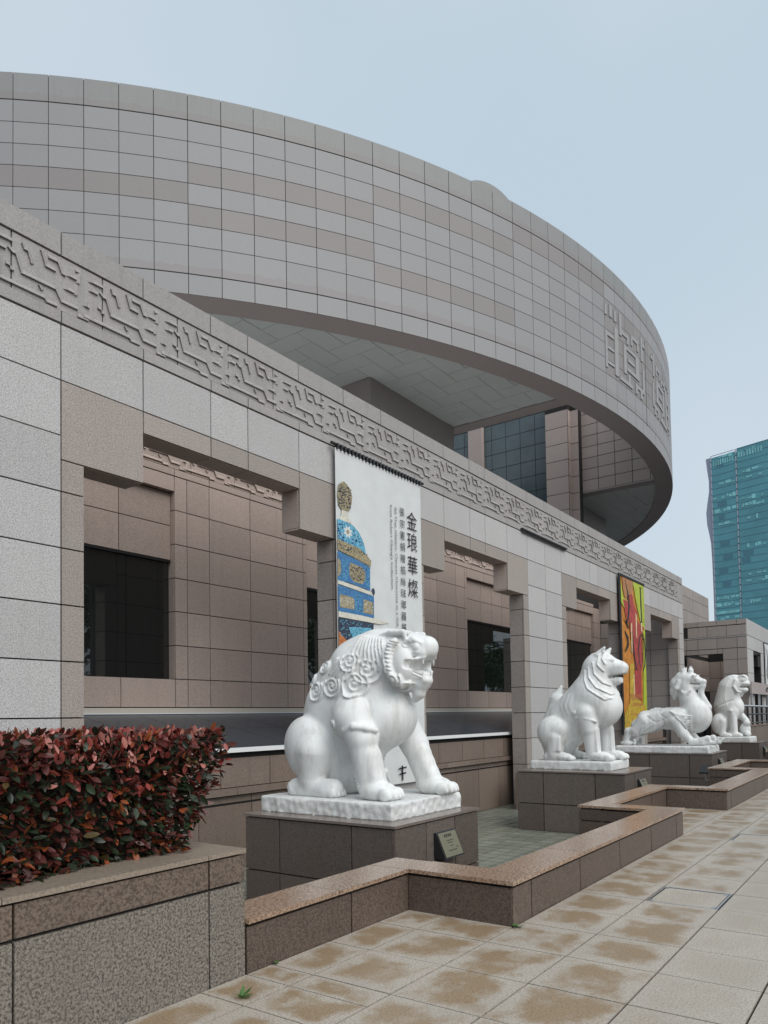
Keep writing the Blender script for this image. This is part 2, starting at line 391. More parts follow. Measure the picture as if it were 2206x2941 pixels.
def side_mat(z, sun):
    t = rnd.random(); hi = (z-HZ0)/(HZ1-HZ0)
    if t < .40: return 0 if rnd.random() < .5 else 1
    if t < .78: return 2
    if t < .90: return 3 if hi > .5 else 5
    return rnd.choice((6, 5, 4 if hi > .4 else 2))
for _ in range(6600):      # front face (looks to -Y)
    x = rnd.uniform(.5, HX1); z = rnd.uniform(HZ0-.05, HZ1)
    if x > hedge_x1(z): continue
    dep = rnd.random()**1.6*.2; y = HY0 + dep + .05*math.sin(x*3.1)+.03*math.sin(z*9+x*5)
    d = (rnd.gauss(0, .55), -1+rnd.random()*.6, rnd.gauss(-.05, .5)); lv.append(((x, y, z), d, rnd.uniform(.045, .095), rnd.gauss(0, .6), side_mat(z, 0), dep))
for _ in range(4200):      # top
    x = rnd.uniform(.2, HX1-.02); y = HY0 + (rnd.random()**1.5)*(HY1-HY0); z = HZ1 - rnd.random()**2*.16 + .025*math.sin(x*4+y*7)
    d = (rnd.gauss(0, .45), rnd.gauss(-.15, .5), 1); t = rnd.random(); mt = 3 if t < .40 else 4 if t < .72 else 5 if t < .86 else 2 if t < .95 else 0
    lv.append(((x, y, z-.05), d, rnd.uniform(.045, .085), rnd.gauss(0, .8), mt, 0 if z > HZ1-.06 else .2))
for _ in range(2600):      # right end (looks to +X)
    z = rnd.uniform(HZ0, HZ1); y = rnd.uniform(HY0, HY1); x = hedge_x1(z) - rnd.random()**1.6*.2
    d = (1-rnd.random()*.5, rnd.gauss(-.2, .6), rnd.gauss(0, .5)); lv.append(((x, y, z), d, rnd.uniform(.042, .085), rnd.gauss(0, .6), side_mat(z, 0), .05))
for _ in range(1500):      # rest of the hedge out of the picture to the left
    x = rnd.uniform(HX0, .5); z = rnd.uniform(HZ0, HZ1); lv.append(((x, HY0 + rnd.random()*.15, z), (rnd.gauss(0, .5), -1, rnd.gauss(0, .5)), rnd.uniform(.07, .11), rnd.gauss(0, .6), side_mat(z, 0), .1))
for _ in range(1200):
    x = rnd.uniform(HX0, .4); y = rnd.uniform(HY0, HY1); lv.append(((x, y, HZ1-.05), (rnd.gauss(0, .5), rnd.gauss(0, .5), 1), rnd.uniform(.06, .1), 0, rnd.choice((3, 3, 4, 5)), .1))
lv.sort(key=lambda t: (t[5] > .04, 0 if 1.9 < t[0][0] < 3.6 else 1, -t[2]))
V_, F_, I_ = [], [], []
for i, (p, d, ln, roll, mt, dep) in enumerate(lv):
    Mx = leaf_matrix(p, d, ln, roll)
    if i < 290:
        o = bpy.data.objects.new('leaf', leaf_me[mt]); COL.objects.link(o); o.matrix_world = Mx; o.parent = hedge; o.matrix_parent_inverse = Matrix.Translation(-WL[hedge.name]); o.matrix_basis = Mx
    else:
        k = len(V_); V_ += [tuple(Mx @ Vector(v)) for v in LEAF_V]; F_ += [tuple(k+q for q in f) for f in LEAF_F]; I_ += [mt]*len(LEAF_F)
me = bpy.data.meshes.new('foliage'); me.from_pydata(V_, [], F_)
for l in LEAVES: me.materials.append(MAT[l])
me.polygons.foreach_set('material_index', I_); me.polygons.foreach_set('use_smooth', [True]*len(F_))
tag(link('foliage', me, hedge), kind='stuff')
# weeds in the joints
for (x, y, s_, lab) in ((5.25, 2.535, .055, 'tiny green weed at the foot of the parapet corner'), (3.07, 3.27, .06, 'small green weed sprouting from a paving joint near the planter'), (3.62, 3.52, .03, 'dry weed tuft at the foot of the low wall beside the planter')):
    m = MB()
    for q in range(16):
        a = rnd.uniform(0, 6.28); L_ = s_*rnd.uniform(.5, 1.2); b_ = Vector((math.cos(a), math.sin(a), rnd.uniform(.3, 1.0)))*L_; sd_ = Vector((-math.sin(a), math.cos(a), 0))*L_*.22
        p = Vector((x, y, 0)); m.quad(tuple(p), tuple(p+b_*.5+sd_), tuple(p+b_), tuple(p+b_*.5-sd_))
    tag(m.build('weed', 'weed'), lab, 'weed')

# ------------------------------------------------------------------ pedestals with plaques
PT = .446
ped_spec = [(6.62, 8.51, 4.64, 6.95, 'dark granite pedestal under the roaring lion nearest the camera'),
            (14.66, 16.48, 4.70, 7.02, 'dark granite pedestal under the sitting lion with the smooth banded mane'),
            (22.36, 24.45, 4.70, 7.62, 'dark granite pedestal under the crouching winged beast'),
            (30.75, 32.75, 4.78, 6.75, 'dark granite pedestal farthest along, under the lion with a cub')]
for i, (x0, x1, y0, y1, lab) in enumerate(ped_spec):
    r = empty('pedestal', ((x0+x1)/2, (y0+y1)/2, FLOOR), lab, 'pedestal', 'statue pedestals')
    m = MB(); m.box(x0+.03, x1-.03, y0+.03, y1-.03, FLOOR-.05, PT-.03); m.build('core', 'grout', r)
    ys = [y0, y0+.6, y0+1.72, y1]; xs = [x0, x0+.64, x0+1.3, x1]
    for z0, z1 in ((FLOOR, -.25), (-.25, PT-.036)):
        for a, b in zip(ys, ys[1:]):
            sslab('facing_panel', r, 'pedestal', a, b, z0, z1, x0); slab('facing_panel', r, 'pedestal', x1-.035, x1, a+G, b-G, z0+G, z1-G)
        for a, b in zip(xs, xs[1:]):
            fslab('facing_panel', r, 'pedestal', a, b, z0, z1, y0); slab('facing_panel', r, 'pedestal', a+G, b-G, y1-.035, y1, z0+G, z1-G)
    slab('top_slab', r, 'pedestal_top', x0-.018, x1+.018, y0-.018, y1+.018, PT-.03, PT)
    # leaning plaque: wedge box with a brass face
    px0, px1 = x0+.80, x0+1.24
    m = MB(); m.prism([(px0, y0+.004, .26), (px0, y0-.03, .27), (px0, y0-.16, -.035), (px0, y0+.004, -.035)], (px1-px0, 0, 0)); pq = m.build('plaque', 'black_metal', r)
    def pf(u, v, o=.004):     # point on the leaning face
        return (px0 + u*(px1-px0), y0-.03 - v*.13 - o*.92, .27 - v*.305 + o*.4)
    m = MB(); m.prism([pf(.05, .06), pf(.95, .06), pf(.95, .94), pf(.05, .94)], (0, -.003, .001)); m.build('plaque_face', 'brass', pq)
    m = MB()
    for row, (u0, u1, hgt) in enumerate(((.3, .36, .05), (.4, .46, .05), (.5, .56, .05), (.6, .66, .05))): m.prism([pf(u0, .14, .009), pf(u1, .14, .009), pf(u1, .14+.10, .009), pf(u0, .24, .009)], (0, -.001, 0))
    for v, u0, u1 in ((.36, .35, .68), (.44, .38, .6), (.56, .45, .58), (.64, .70, .82), (.72, .3, .7)): m.prism([pf(u0, v, .009), pf(u1, v, .009), pf(u1, v+.022, .009), pf(u0, v+.022, .009)], (0, -.001, 0))
    m.build('engraved_lines', 'ink', pq)

# ------------------------------------------------------------------ museum wing: free-standing arcade wall in front, rear wall with windows, skylight between
YW, YWB, XEND = 8.5, 8.92, 35.5
ROWS = [FLOOR, .303, 1.0, 1.69, 2.39, 3.09, 3.795, 4.5, 5.204, 5.905]
wing = empty('museum_wing', (15, 8.5, FLOOR), 'long granite museum wing with stepped openings and a carved frieze', 'building')
acore = MB(); cw = 8.535; cb_ = 8.885
def clipx(a, b): return (max(a, -3), min(b, XEND))
arc = MB()
rects = []        # solid parts of the arcade wall, as (x0,x1,z0,z1)
for k in range(-1, 4):
    o = PER*k
    rects += [clipx(5.05+o, 5.365+o) + (FLOOR, 4.9), clipx(10.36+o, 13.08+o) + (FLOOR, 4.9), clipx(5.05+o, 6.26+o) + (4.9, 5.6), clipx(9.44+o, 13.08+o) + (4.9, 5.6), clipx(5.05+o, 13.08+o) + (5.6, 7.78)]
for (a, b, c, d) in rects:
    if b > a: arc.box(a+.032, b-.032 if d < 5.7 and (b-a) < 2 else b, cw, cb_, c + (.022 if c > 4 else 0), d)
arcade = arc.build('arcade_wall', 'grout', wing)
JX = [5.05, 6.26, 7.467, 8.235, 9.44, 10.68, 11.88, 13.08]
def front(name, mat, a, b, z0, z1, y=YW, t=.04, back=True):
    a, b = clipx(a, b)
    if b - a < .04: return
    fslab(name, arcade, mat, a, b, z0, z1, y, t)
    if back: backs.box(a+G, b-G, YWB-.03, YWB, z0+G, z1-G)
backs = MB()
for k in range(-1, 4):
    o = PER*k
    for i, (z0, z1) in enumerate(zip(ROWS, ROWS[1:])):
        warm = 'facade_warm' if k < 0 else 'facade'
        front('wall_panel', 'facade', 10.68+o, 11.88+o, z0, z1); front('wall_panel', 'facade', 11.88+o, 13.08+o, z0, z1)
        if z0 < 4.4 or i == 7:
            zt = min(z1, 4.9)
            if zt > z0:
                front('strip_panel', 'facade_warm', 5.05+o, 5.365+o, z0, zt); front('strip_panel', 'facade_warm', 10.36+o, 10.68+o, z0, zt)
                # reveals of the opening: stones through the depth of the wall
                if 10.36+o < XEND: sslab('reveal_panel', arcade, 'facade_warm', YW+.042, YWB, z0, zt, 10.36+o, .03)
                if -3 < 5.365+o < XEND: slab('reveal_panel', arcade, 'facade_warm', 5.365+o-.03, 5.365+o, YW+.042+G, YWB-G, z0+G, zt-G)
    front('corbel_panel', 'facade_warm', 5.05+o, 6.26+o, 4.9, 5.905); front('corbel_panel', 'facade_warm', 9.44+o, 10.68+o, 4.9, 5.905)
    for a, b in ((6.26, 7.467), (7.467, 8.235), (8.235, 9.44)):
        front('lintel_panel', 'facade_warm', a+o, b+o, 5.6, 5.905)
        if a+o > -3 and b+o < XEND: bslab('soffit_panel', arcade, 'rear', a+o, b+o, YW+.042, YWB, 5.6, .03, .006)
    if 6.26+o > -3: bslab('soffit_panel', arcade, 'rear', 5.365+o, 6.26+o, YW+.042, YWB, 4.9, .03, .006); slab('reveal_panel', arcade, 'facade_warm', 6.26+o-.03, 6.26+o, YW+.042, YWB, 4.93, 5.6)
    if 10.36+o < XEND: bslab('soffit_panel', arcade, 'rear', 9.44+o, 10.36+o, YW+.042, YWB, 4.9, .03, .006); sslab('reveal_panel', arcade, 'rear', YW+.042, YWB, 4.93, 5.6, 9.44+o, .03, .004)
    for a, b in zip(JX, JX[1:]):
        front('wall_panel', 'facade', a+o, b+o, 5.905, 6.615); front('band_stone', 'frieze', a+o, b+o, 6.622, 6.786, YW-.012, .05)
        front('coping_stone', 'frieze', a+o, b+o, 7.487, 7.80, YW-.008, .45, False)
    for a, b in zip([4.43, 5.64, 6.86, 7.84, 8.83, 10.06, 11.27], [5.64, 6.86, 7.84, 8.83, 10.06, 11.27, 12.46]):
        front('frieze_panel', 'frieze', a+o, b+o, 6.786, 7.487, YW+.012, .04, False)
    # plinth block at the foot of each pier
    a, b = clipx(9.6+o, 14.1+o)
    if b > a + .2: slab('plinth_block', arcade, 'basement', a, b, YW-.08, YW-.004, FLOOR, .12)
bk = backs.build('arcade_back', 'facade_warm', arcade)
# carved relief of the frieze: each stroke rises from the ground of the panel to a sharp lower edge
ST = [[(-.094,7.254),(-.04,7.213),(0,7.213),(.07,7.013),(.502,7.016),(.578,6.891),(.807,6.893)], [(.807,6.804),(.954,6.807)],
      [(-.317,6.836),(-.04,6.838),(.359,6.838),(.386,6.804),(.529,6.808)], [(1.014,6.84),(1.18,6.838)] , [(.076,7.39),(.102,7.325),(.147,7.325),(.189,7.193)],
      [(.312,7.425),(.372,7.25),(.509,7.245)], [(.413,7.375),(.53,7.377),(.586,7.257),(.642,7.253)], [(.778,7.378),(.841,7.38),(.832,7.24)], [(.702,7.382),(.702,7.273),(.788,7.27)],
      [(.663,7.16),(.663,7.085),(.756,7.083)], [(.8,7.211),(.8,7.074)], [(1.008,7.393),(1.008,7.34),(1.168,7.342)], [(1.007,7.30),(1.007,7.219),(1.091,7.216)],
      [(1.015,7.118),(1.019,6.841)], [(.932,7.066),(.932,6.99),(.962,6.978)], [(1.091,7.041),(1.137,7.035),(1.144,6.996),(1.191,7.0)], [(.285,6.973),(.318,6.923)]]
rb = MB(); PR = .026
for s in ST:
    s = [Vector((p[0], 0, p[1])) for p in s]
    for a, b in zip(s, s[1:]):
        d = (b-a).normalized(); n_ = Vector((-d.z, 0, d.x))
        if n_.z < -.01 or (abs(n_.z) < .02 and n_.x > 0): n_ = -n_
        wv = n_*.06
        A, B, C, D = a, b, b+wv, a+wv
        f0 = Vector((0, -PR, 0)); lo = Vector((0, .004, 0)); md = n_*.012
        rb.quad(tuple(A+f0), tuple(B+f0), tuple(B+md+f0), tuple(A+md+f0)); rb.quad(tuple(A+md+f0), tuple(B+md+f0), tuple(C+lo), tuple(D+lo))
        uc = n_*.014; rb.quad(tuple(A+lo+uc), tuple(B+lo+uc), tuple(B+f0), tuple(A+f0)); rb.quad(tuple(A+lo), tuple(A+f0), tuple(A+md+f0), tuple(D+lo)); rb.quad(tuple(B+lo), tuple(C+lo), tuple(B+md+f0), tuple(B+f0))
relief_me = rb.mesh('frieze_relief', 'frieze')
for i in range(-6, 26):
    x = 4.471 + 1.2065*i
    if x > -2.5 and x + 1.2 < XEND: link('frieze_relief', relief_me, arcade, (x, YW+.012, 0))
# setback end of the wing
m = MB(); m.box(XEND-.02, 42.9, 8.95, 12, FLOOR, 7.78); endw = m.build('end_wall', 'grout', wing)
for a, b in ((35.52, 36.9), (36.9, 38.1), (38.1, 39.3), (39.3, 40.5), (40.5, 41.7), (41.7, 42.9)):
    for z0, z1 in ((4.5, 5.204), (5.204, 5.905), (5.905, 6.615), (6.615, 7.3), (7.3, 7.8)): fslab('wall_panel', endw, 'facade_warm', a, b, z0, z1, 8.92)
for z0, z1 in zip(ROWS + [6.615, 7.3], ROWS[1:] + [6.615, 7.3, 7.8]):
    slab('wall_panel', arcade, 'facade', XEND-.001, XEND+.028, YW+.002, YWB, z0+G, z1-G)
# cross wall closing the last bay
m = MB(); m.box(34.63, 35.2, YWB+.01, 12.9, FLOOR, 7.7); crossw = m.build('cross_wall', 'grout', wing)
for z0, z1 in zip(ROWS, ROWS[1:]):
    for y0, y1 in ((YWB+.01, 9.75), (9.75, 10.9), (10.9, 12.04)): sslab('wall_panel', crossw, 'facade_warm', y0, y1, z0, z1, 34.6)

# rear wall
YB = 12.05; RB = [1.9, 2.47, 3.15, 3.84, 4.52, 5.21, 5.905, 6.6]
rc = MB(); rc.box(-8, 34.6, YB+.30, YB+.9, FLOOR, 7.78)
for k in range(-1, 4):
    o = PER*k; rc.box(9.64+o-PER, 13.59+o-PER, YB+.03, YB+.31, 1.9, 6.6)
rc.box(-8, 34.6, YB+.03, YB+.31, 6.3, 7.78); rc.box(-8, 34.6, YB+.03, YB+.31, 1.0, 2.44)
rc.box(33.73, 34.6, YB+.03, YB+.31, 1.9, 6.6); rear = rc.build('rear_wall', 'grout', wing)
for z0, z1 in zip(RB, RB[1:]): fslab('rear_panel', rear, 'rear', 33.71, 34.6, z0, z1, YB)
for k in range(-1, 4):
    o = PER*k
    if k > -1:
        for a, b in ((1.58, 1.895), (1.895, 2.49), (2.49, 3.68), (3.68, 4.86), (4.86, 5.445), (5.445, 5.59)):
            for z0, z1 in zip(RB, RB[1:]): fslab('rear_panel', rear, 'rear', a+o, b+o, z0, z1, YB)
        for a, b in ((1.58, 2.49), (2.49, 3.68), (3.68, 4.86), (4.86, 5.9), (5.9, 7.1), (7.1, 8.3), (8.3, 9.61)):
            fslab('rear_band', rear, 'rear', a+o, b+o, 6.6, 6.75, YB-.012)
        for a, b in ((5.59, 6.8), (6.8, 7.6), (7.6, 8.4), (8.4, 9.61)):
            fslab('rear_panel', rear, 'rear', a+o, b+o, 6.28, 6.6, YB); bslab('rear_soffit', rear, 'rear', a+o, b+o, YB+.04, YB+.125, 6.283, .02, .003)
            for z0, z1 in ((4.89, 5.6), (5.6, 6.275)): fslab('rear_header', rear, 'rear', a+o, b+o, z0, z1, YB+.125)
        for a, b in ((5.59, 7.0), (7.0, 8.35), (8.35, 9.61)): fslab('rear_panel', rear, 'rear', a+o, b+o, 1.9, 2.47, YB)
        for z0, z1 in zip(RB[1:], RB[2:]):
            slab('rear_reveal', rear, 'rear', 5.56+o, 5.588+o, YB+.04, YB+.22, z0+G, min(z1, 6.28)-G); slab('rear_reveal', rear, 'rear', 9.61+o, 9.635+o, YB+.04, YB+.22, z0+G, min(z1, 6.28)-G)
        # window: dark glass in four panes
        wd = MB(); wd.box(5.59+o, 9.61+o, YB+.235, YB+.25, 2.44, 4.92); win = wd.build('window', 'dark', wing)
        xs = [5.592, 6.62, 7.60, 8.60, 9.608]
        for a, b in zip(xs, xs[1:]): slab('pane', win, 'glass' if k == 0 else 'glass_green', a+o+.006, b+o-.006, YB+.19, YB+.205, 2.475, 4.86)
        slab('window_head', win, 'black_metal', 5.592+o, 9.608+o, YB+.13, YB+.2, 4.845, 4.885)
        for xx in (7.56, 7.64): slab('door_handle', win, 'black_metal', xx+o-.012, xx+o+.012, YB+.155, YB+.188, 3.1, 3.16)
    # upper frieze of the rear wall
for i in range(0, 24):
    x = 1.6 + 1.2065*i
    fslab('rear_frieze_panel', rear, 'rear', x, min(x+1.2065, 34.5), 6.75, 7.46, YB+.006); link('rear_frieze_relief', None or relief_me.copy(), rear, (x+.1, YB+.004, -.035))
rm = None
for o_ in [o_ for o_ in rear.children if o_.name.startswith('rear_frieze_relief')]:
    if rm is None: rm = relief_me.copy(); rm.materials.clear(); rm.materials.append(MAT['rear'])
    o_.data = rm
m = MB(); m.box(1.6, 34.5, YB-.01, YB+.6, 7.465, 7.8); m.build('rear_coping', 'rear', rear)
m = MB(); m.box(-8, 42.9, YB+.9, 95, 7.0, 7.72); m.build('roof', 'terrace', wing)  # unseen roof slab, coloured pale to bounce light up to the drum soffit

# skylight between the two walls
sky0, sky1 = (9.12, 1.165), (YB, 1.77)
sk = MB(); sk.prism([(-3, sky0[0], sky0[1]-.05), (34.6, sky0[0], sky0[1]-.05), (34.6, sky1[0], sky1[1]-.05), (-3, sky1[0], sky1[1]-.05)], (0, 0, .03)); skl = sk.build('skylight', 'dark', wing)
def skp(x, t): return (x, sky0[0] + (sky1[0]-sky0[0])*t, sky0[1] + (sky1[1]-sky0[1])*t)
pm = MB(); dx = 1.2; pm.prism([skp(.006, .005), skp(dx-.006, .005), skp(dx-.006, .497), skp(.006, .497)], (0, 0, -.015)); lowp = pm.mesh('skylight_pane', 'skylight')
pm = MB(); pm.prism([skp(.006, .503), skp(dx-.006, .503), skp(dx-.006, .995), skp(.006, .995)], (0, 0, -.015)); upp = pm.mesh('skylight_pane', 'skylight')
for i in range(-2, 29):
    if -3 < .25 + dx*i < 33.6: link('skylight_pane', lowp, skl, (.25+dx*i, 0, 0)); link('skylight_pane', upp, skl, (.25+dx*i, 0, 0))
slab('metal_strip', skl, 'white_metal', -3, 34.6, 9.045, 9.115, 1.098, 1.172); slab('metal_strip', skl, 'white_metal', -3, 34.6, YB-.05, YB-.003, 1.768, 1.79)
slab('sill_band', skl, 'beige', -3, 34.6, YB-.03, YB+.02, 1.793, 1.888)
# basement wall below the skylight
m = MB(); m.box(-3, 34.6, 9.16, 9.6, FLOOR-.1, 1.11); base = m.build('basement_wall', 'grout', wing)
for i in range(-3, 30):
    x = 14.88 - 1.12*9 + 1.12*i
    if -3 < x < 33.4: fslab('basement_panel', base, 'basement', x, x+1.12, .52, 1.01, 9.12); slab('ledge_stone', base, 'basement', x+.3+.005, x+1.415, 9.055, 9.2, .405, .515)
    x = 15.69 - 1.14*10 + 1.14*i
    if -3 < x < 33.4:
        fslab('basement_panel', base, 'basement', x, x+1.14, .27, .39, 9.14); fslab('basement_panel', base, 'basement', x, x+1.14, FLOOR, .25, 9.13)

# ------------------------------------------------------------------ rotunda: the great drum on its core
CX, CY, RD = 43.49, 51.93, 40.0
rot = empty('museum_rotunda', (CX, CY, 7.7), 'huge grey stone-clad circular drum of the museum overhanging the wing', 'building')
ZT, ZG1, ZG2, ZBT = 25.11, 24.08, 18.22, 17.43
ZR = [24.08, 23.27, 22.47, 21.67, 20.87, 20.08, 19.28, 18.22]
STEP = 360/206.
def cyl_ring(m, r, a0, a1, z0, z1, n_=60, mi=0):
    for i in range(n_):
        t0, t1 = (math.radians(a0 + (a1-a0)*q/n_) for q in (i, i+1))
        p = lambda t, z: (CX + r*math.cos(t), CY + r*math.sin(t), z)
        m.quad(p(t0, z0), p(t1, z0), p(t1, z1), p(t0, z1), mi)
def ring_flat(m, r0, r1, a0, a1, z, n_=60):
    for i in range(n_):
        t0, t1 = (math.radians(a0 + (a1-a0)*q/n_) for q in (i, i+1))
        p = lambda r, t: (CX + r*math.cos(t), CY + r*math.sin(t), z)
        m.quad(p(r0, t0), p(r1, t0), p(r1, t1), p(r0, t1))
m = MB(); cyl_ring(m, RD-.05, -180, 180, ZBT+.02, ZT-.02, 240); ring_flat(m, 38.9, RD-.05, -180, 180, ZT-.02, 240); cyl_ring(m, 38.9, -180, 180, ZBT+.1, ZT, 120)
drum = m.build('drum', 'drum_joint', rot)
cols = [-130.1 + STEP*i for i in range(-30, 64)]
Urest = MB()
def drum_slab(name, mat, a0, a1, z0, z1, proud=0., objs=True, gap=.013):
    am = math.radians((a0+a1)/2); wd_ = 2*(RD)*math.sin(math.radians((a1-a0)/2)) - 2*gap; r = RD - .03 + proud/2
    th = .06 + proud
    if objs:
        o_ = link(name, unit(mat), drum, (CX + r*math.cos(am), CY + r*math.sin(am), (z0+z1)/2), am, (th, wd_, z1-z0-2*gap)); return o_
    ca, sa = math.cos(am), math.sin(am); k = len(Urest.v)
    for x in (-th/2, th/2):
        for y in (-wd_/2, wd_/2):
            for z_ in (z0+gap, z1-gap): Urest.v.append((CX + (r+x)*ca - y*sa, CY + (r+x)*sa + y*ca, z_))
    Urest.f += [tuple(k+q for q in f) for f in ((0,1,3,2),(4,6,7,5),(0,4,5,1),(2,3,7,6),(0,2,6,4),(1,5,7,3))]; Urest.mi += [0]*6
SEAL = (-99.05, -81.0)
for a in cols:
    b = a + STEP; mid = (a+b)/2
    if not -176 < mid < -35: continue
    near = -141.5 < mid < -96; g = int(math.floor((mid + 130.1)/(STEP*6)))
    if near or mid > -96: drum_slab('crown_panel', 'drum_crown', a, b, ZG1+.02, ZT, 0, near or mid < -84)
    else: drum_slab('crown_panel', 'drum', a, b, ZG1+.02, ZT, 0, False)
    drum_slab('base_panel', 'drum', a, b, ZBT, ZG2-.02, 0, near)
    for i, (z1, z0) in enumerate(zip(ZR, ZR[1:])):
        dark = (g == -1 and i == 3) or (g == 0 and i in (2, 4)) or (g == 1 and i in (1, 5)) or (g == -2 and i in (2, 4)) or (g == 2 and i in (0,))
        if SEAL[0] < mid < SEAL[1] and i in (1, 2, 3, 4, 5): dark = True
        drum_slab('drum_panel', 'drum_dark' if dark else 'drum', a, b, z0, z1, 0, near or (mid < -80 and i > 0 and i < 6))
tag(Urest.build('far_panels', 'drum', drum), kind='stuff')
# carved beast-mask lines on the front of the drum, mirrored about its axis
def seal_bar(a0, a1, z0, z1):
    for s_ in (1, -1):
        p, q = (a0, a1) if s_ == 1 else (-180-a1, -180-a0)
        n_ = max(1, int((q-p)/1.2 + .99))
        for i in range(n_):
            aa, bb = p + (q-p)*i/n_, p + (q-p)*(i+1)/n_
            am = math.radians((aa+bb)/2); wd_ = 2*RD*math.sin(math.radians((bb-aa)/2))
            link('carved_line', unit('seal'), drum, (CX + RD*math.cos(am), CY + RD*math.sin(am), (z0+z1)/2), am, (.09, wd_, z1-z0))
plain('seal', (.325, .318, .315), .55)
T_ = .26
for b in ((-98.7, -98.4, 22.4, 22.95), (-97.95, -97.6, 22.45, 23.1), (-97.2, -96.9, 22.4, 23.0), (-96.3, -95.9, 21.9, 23.1), (-96.0, -94.6, 22.05, 22.22), (-94.9, -94.6, 21.75, 22.2), (-94.1, -92.5, 22.3, 22.5), (-94.1, -93.8, 21.9, 22.5), (-92.8, -92.5, 21.9, 22.4),
          (-98.7, -98.4, 19.6, 21.6), (-98.4, -97.3, 21.35, 21.55), (-98.4, -97.3, 20.65, 20.82), (-98.4, -97.3, 19.85, 20.02), (-97.2, -96.6, 19.5, 22.1), (-95.6, -95.1, 20.0, 21.6), (-95.3, -93.0, 21.4, 21.6), (-93.2, -92.5, 20.3, 21.6), (-95.0, -92.4, 20.25, 20.45), (-94.8, -93.4, 20.8, 20.98),
          (-96.4, -94.0, 19.45, 19.65), (-94.8, -94.4, 19.6, 20.1), (-93.3, -92.9, 19.4, 20.0), (-92.9, -91.2, 19.75, 19.95), (-92.2, -91.8, 19.35, 19.75), (-91.6, -91.2, 19.9, 21.2), (-91.9, -91.5, 21.6, 23.0), (-91.4, -90.9, 22.5, 22.75)): seal_bar(*b)
am = math.radians(-90.65); link('mask_joint', unit('dark'), drum, (CX + RD*math.cos(am), CY + RD*math.sin(am), 20.6), am, (.02, .05, 5.0))
# rim, soffit, core and beams under the drum
m = MB(); ring_flat(m, 38.85, RD-.005, -180, 180, ZBT, 206); cyl_ring(m, 38.85, -180, 180, ZBT, ZBT+.12, 206); m.build('rim', 'rim', rot)
for s_ in (-1, 1):
    m = MB(); arc_ = [(CX + s_*39.3*math.cos(math.radians(t)), CY + 39.3*math.sin(math.radians(t)), ZBT+.10) for t in np.linspace(-15, -77.4, 60)]
    m.prism(arc_ + [(CX + s_*8.55, CY-9, ZBT+.10)], (0, 0, .1)); o_ = m.build('soffit', 'soffit', rot); sof = o_ if s_ < 0 else sof
    m = MB(); m.prism([(x, y, 24.5) for x, y, _ in arc_] + [(CX + s_*8.55, CY-9, 24.5)], (0, 0, .3)); m.build('roof', 'terrace', rot)  # unseen lid, added to block light from above, open over the notch
def in_soffit(x, y):
    r = math.hypot(x-CX, y-CY)
    return r < 38.85 and abs(x-CX) > 8.4 and not (abs(x-CX) < 15.7 and y > 20.6)
for i in range(-40, 40):
    for j in range(-2, 26):
        # herringbone of 2 x 1 m sheets on a 1 m grid
        X0, Y0 = 27.27 + i, 12.11 + j
        t = (i - j) % 4
        if t == 0: rct = (X0, X0+2, Y0, Y0+1)
        elif t == 2: rct = (X0, X0+1, Y0-1, Y0+1)
        else: continue
        if rct[0] < 12 or rct[1] > 66: continue
        xm, ym = (rct[0]+rct[1])/2, (rct[2]+rct[3])/2
        if in_soffit(xm, ym) and ym < 30 and (xm < 36.5 or (xm > 51 and ym < 26)):
            a, b = rct[0], rct[1]
            if xm < CX: b = min(b, CX-8.56)
            else: a = max(a, CX+8.56)
            if b-a > .05: slab('soffit_sheet', sof, 'soffit', a+.012, b-.012, rct[2]+.012, rct[3]-.012, ZBT+.07, ZBT+.1)
m = MB()
for s_ in (-1, 1):
    xa, xb = sorted((CX + s_*16.2, CX + s_*8.55))
    m.box(xa, xb, 20.05, 83, 7.7, ZBT+.06)
m.build('core', 'core', rot)
for s_ in (-1, 1):
    xa, xb = sorted((CX + s_*8.55, CX + s_*7.65))
    m = MB(); m.box(xa, xb, 12.9, 20.6, ZBT+.02, ZBT+(1.6 if s_ < 0 else .11)); m.build('beam', 'rim', rot)
# far side of the entrance notch: panelled wall, pier, glass
XN = CX + 7.66
nb = MB(); nb.box(XN+.03, XN+.85, 13.2, 20.06, ZBT+.1, 24.6); nb.box(XN+.03, XN+.6, 20.06, 40, 7.7, 24.6); nwall = nb.build('notch_wall', 'grout', rot)
for j in range(7):
    for z_ in range(9):
        y0 = 20.06 - 1.2*(j+1); z0 = ZBT + .12 + .8*z_
        if y0 > 11.9: sslab('wall_panel', nwall, 'pinkwall', max(y0, 13.2), y0+1.2, z0, z0+.8, XN, .03, .02)
m = MB(); m.box(XN-1.1, XN-.02, 19.4, 21.1, 7.7, 24.5); m.box(XN-.6, XN-.02, 18.8, 19.4, 7.7, 24.5); pier = m.build('pier', 'grout', rot)
for z_ in range(13):
    z0 = 7.8 + .8*z_*1.5
    sslab('pier_panel', pier, 'pinkwall', 19.4, 21.1, z0, z0+1.2, XN-1.13, .03, .02); fslab('pier_panel', pier, 'pinkwall', XN-1.1, XN-.6, z0, z0+1.2, 19.37, .03, .02); sslab('pier_panel', pier, 'pinkwall', 18.8, 19.4, z0, z0+1.2, XN-.63, .03, .02)
cwm = MB(); cwm.box(XN-.06, XN, 21.1, 40, 7.7, 24.5); cur = cwm.build('curtain_wall', 'dark', rot)
for j in range(8):
    for z_ in range(14):
        y0 = 21.15 + 1.2*j; z0 = 8.0 + 1.15*z_
        slab('glass_pane', cur, 'curtain', XN-.1, XN-.07, y0+.02, y0+1.18, z0+.02, z0+1.13)
m = MB(); m.box(XN-.5, XN-.12, 26.6, 27.8, 7.7, 24.5); pil = m.build('pilaster', 'pinkwall', rot)
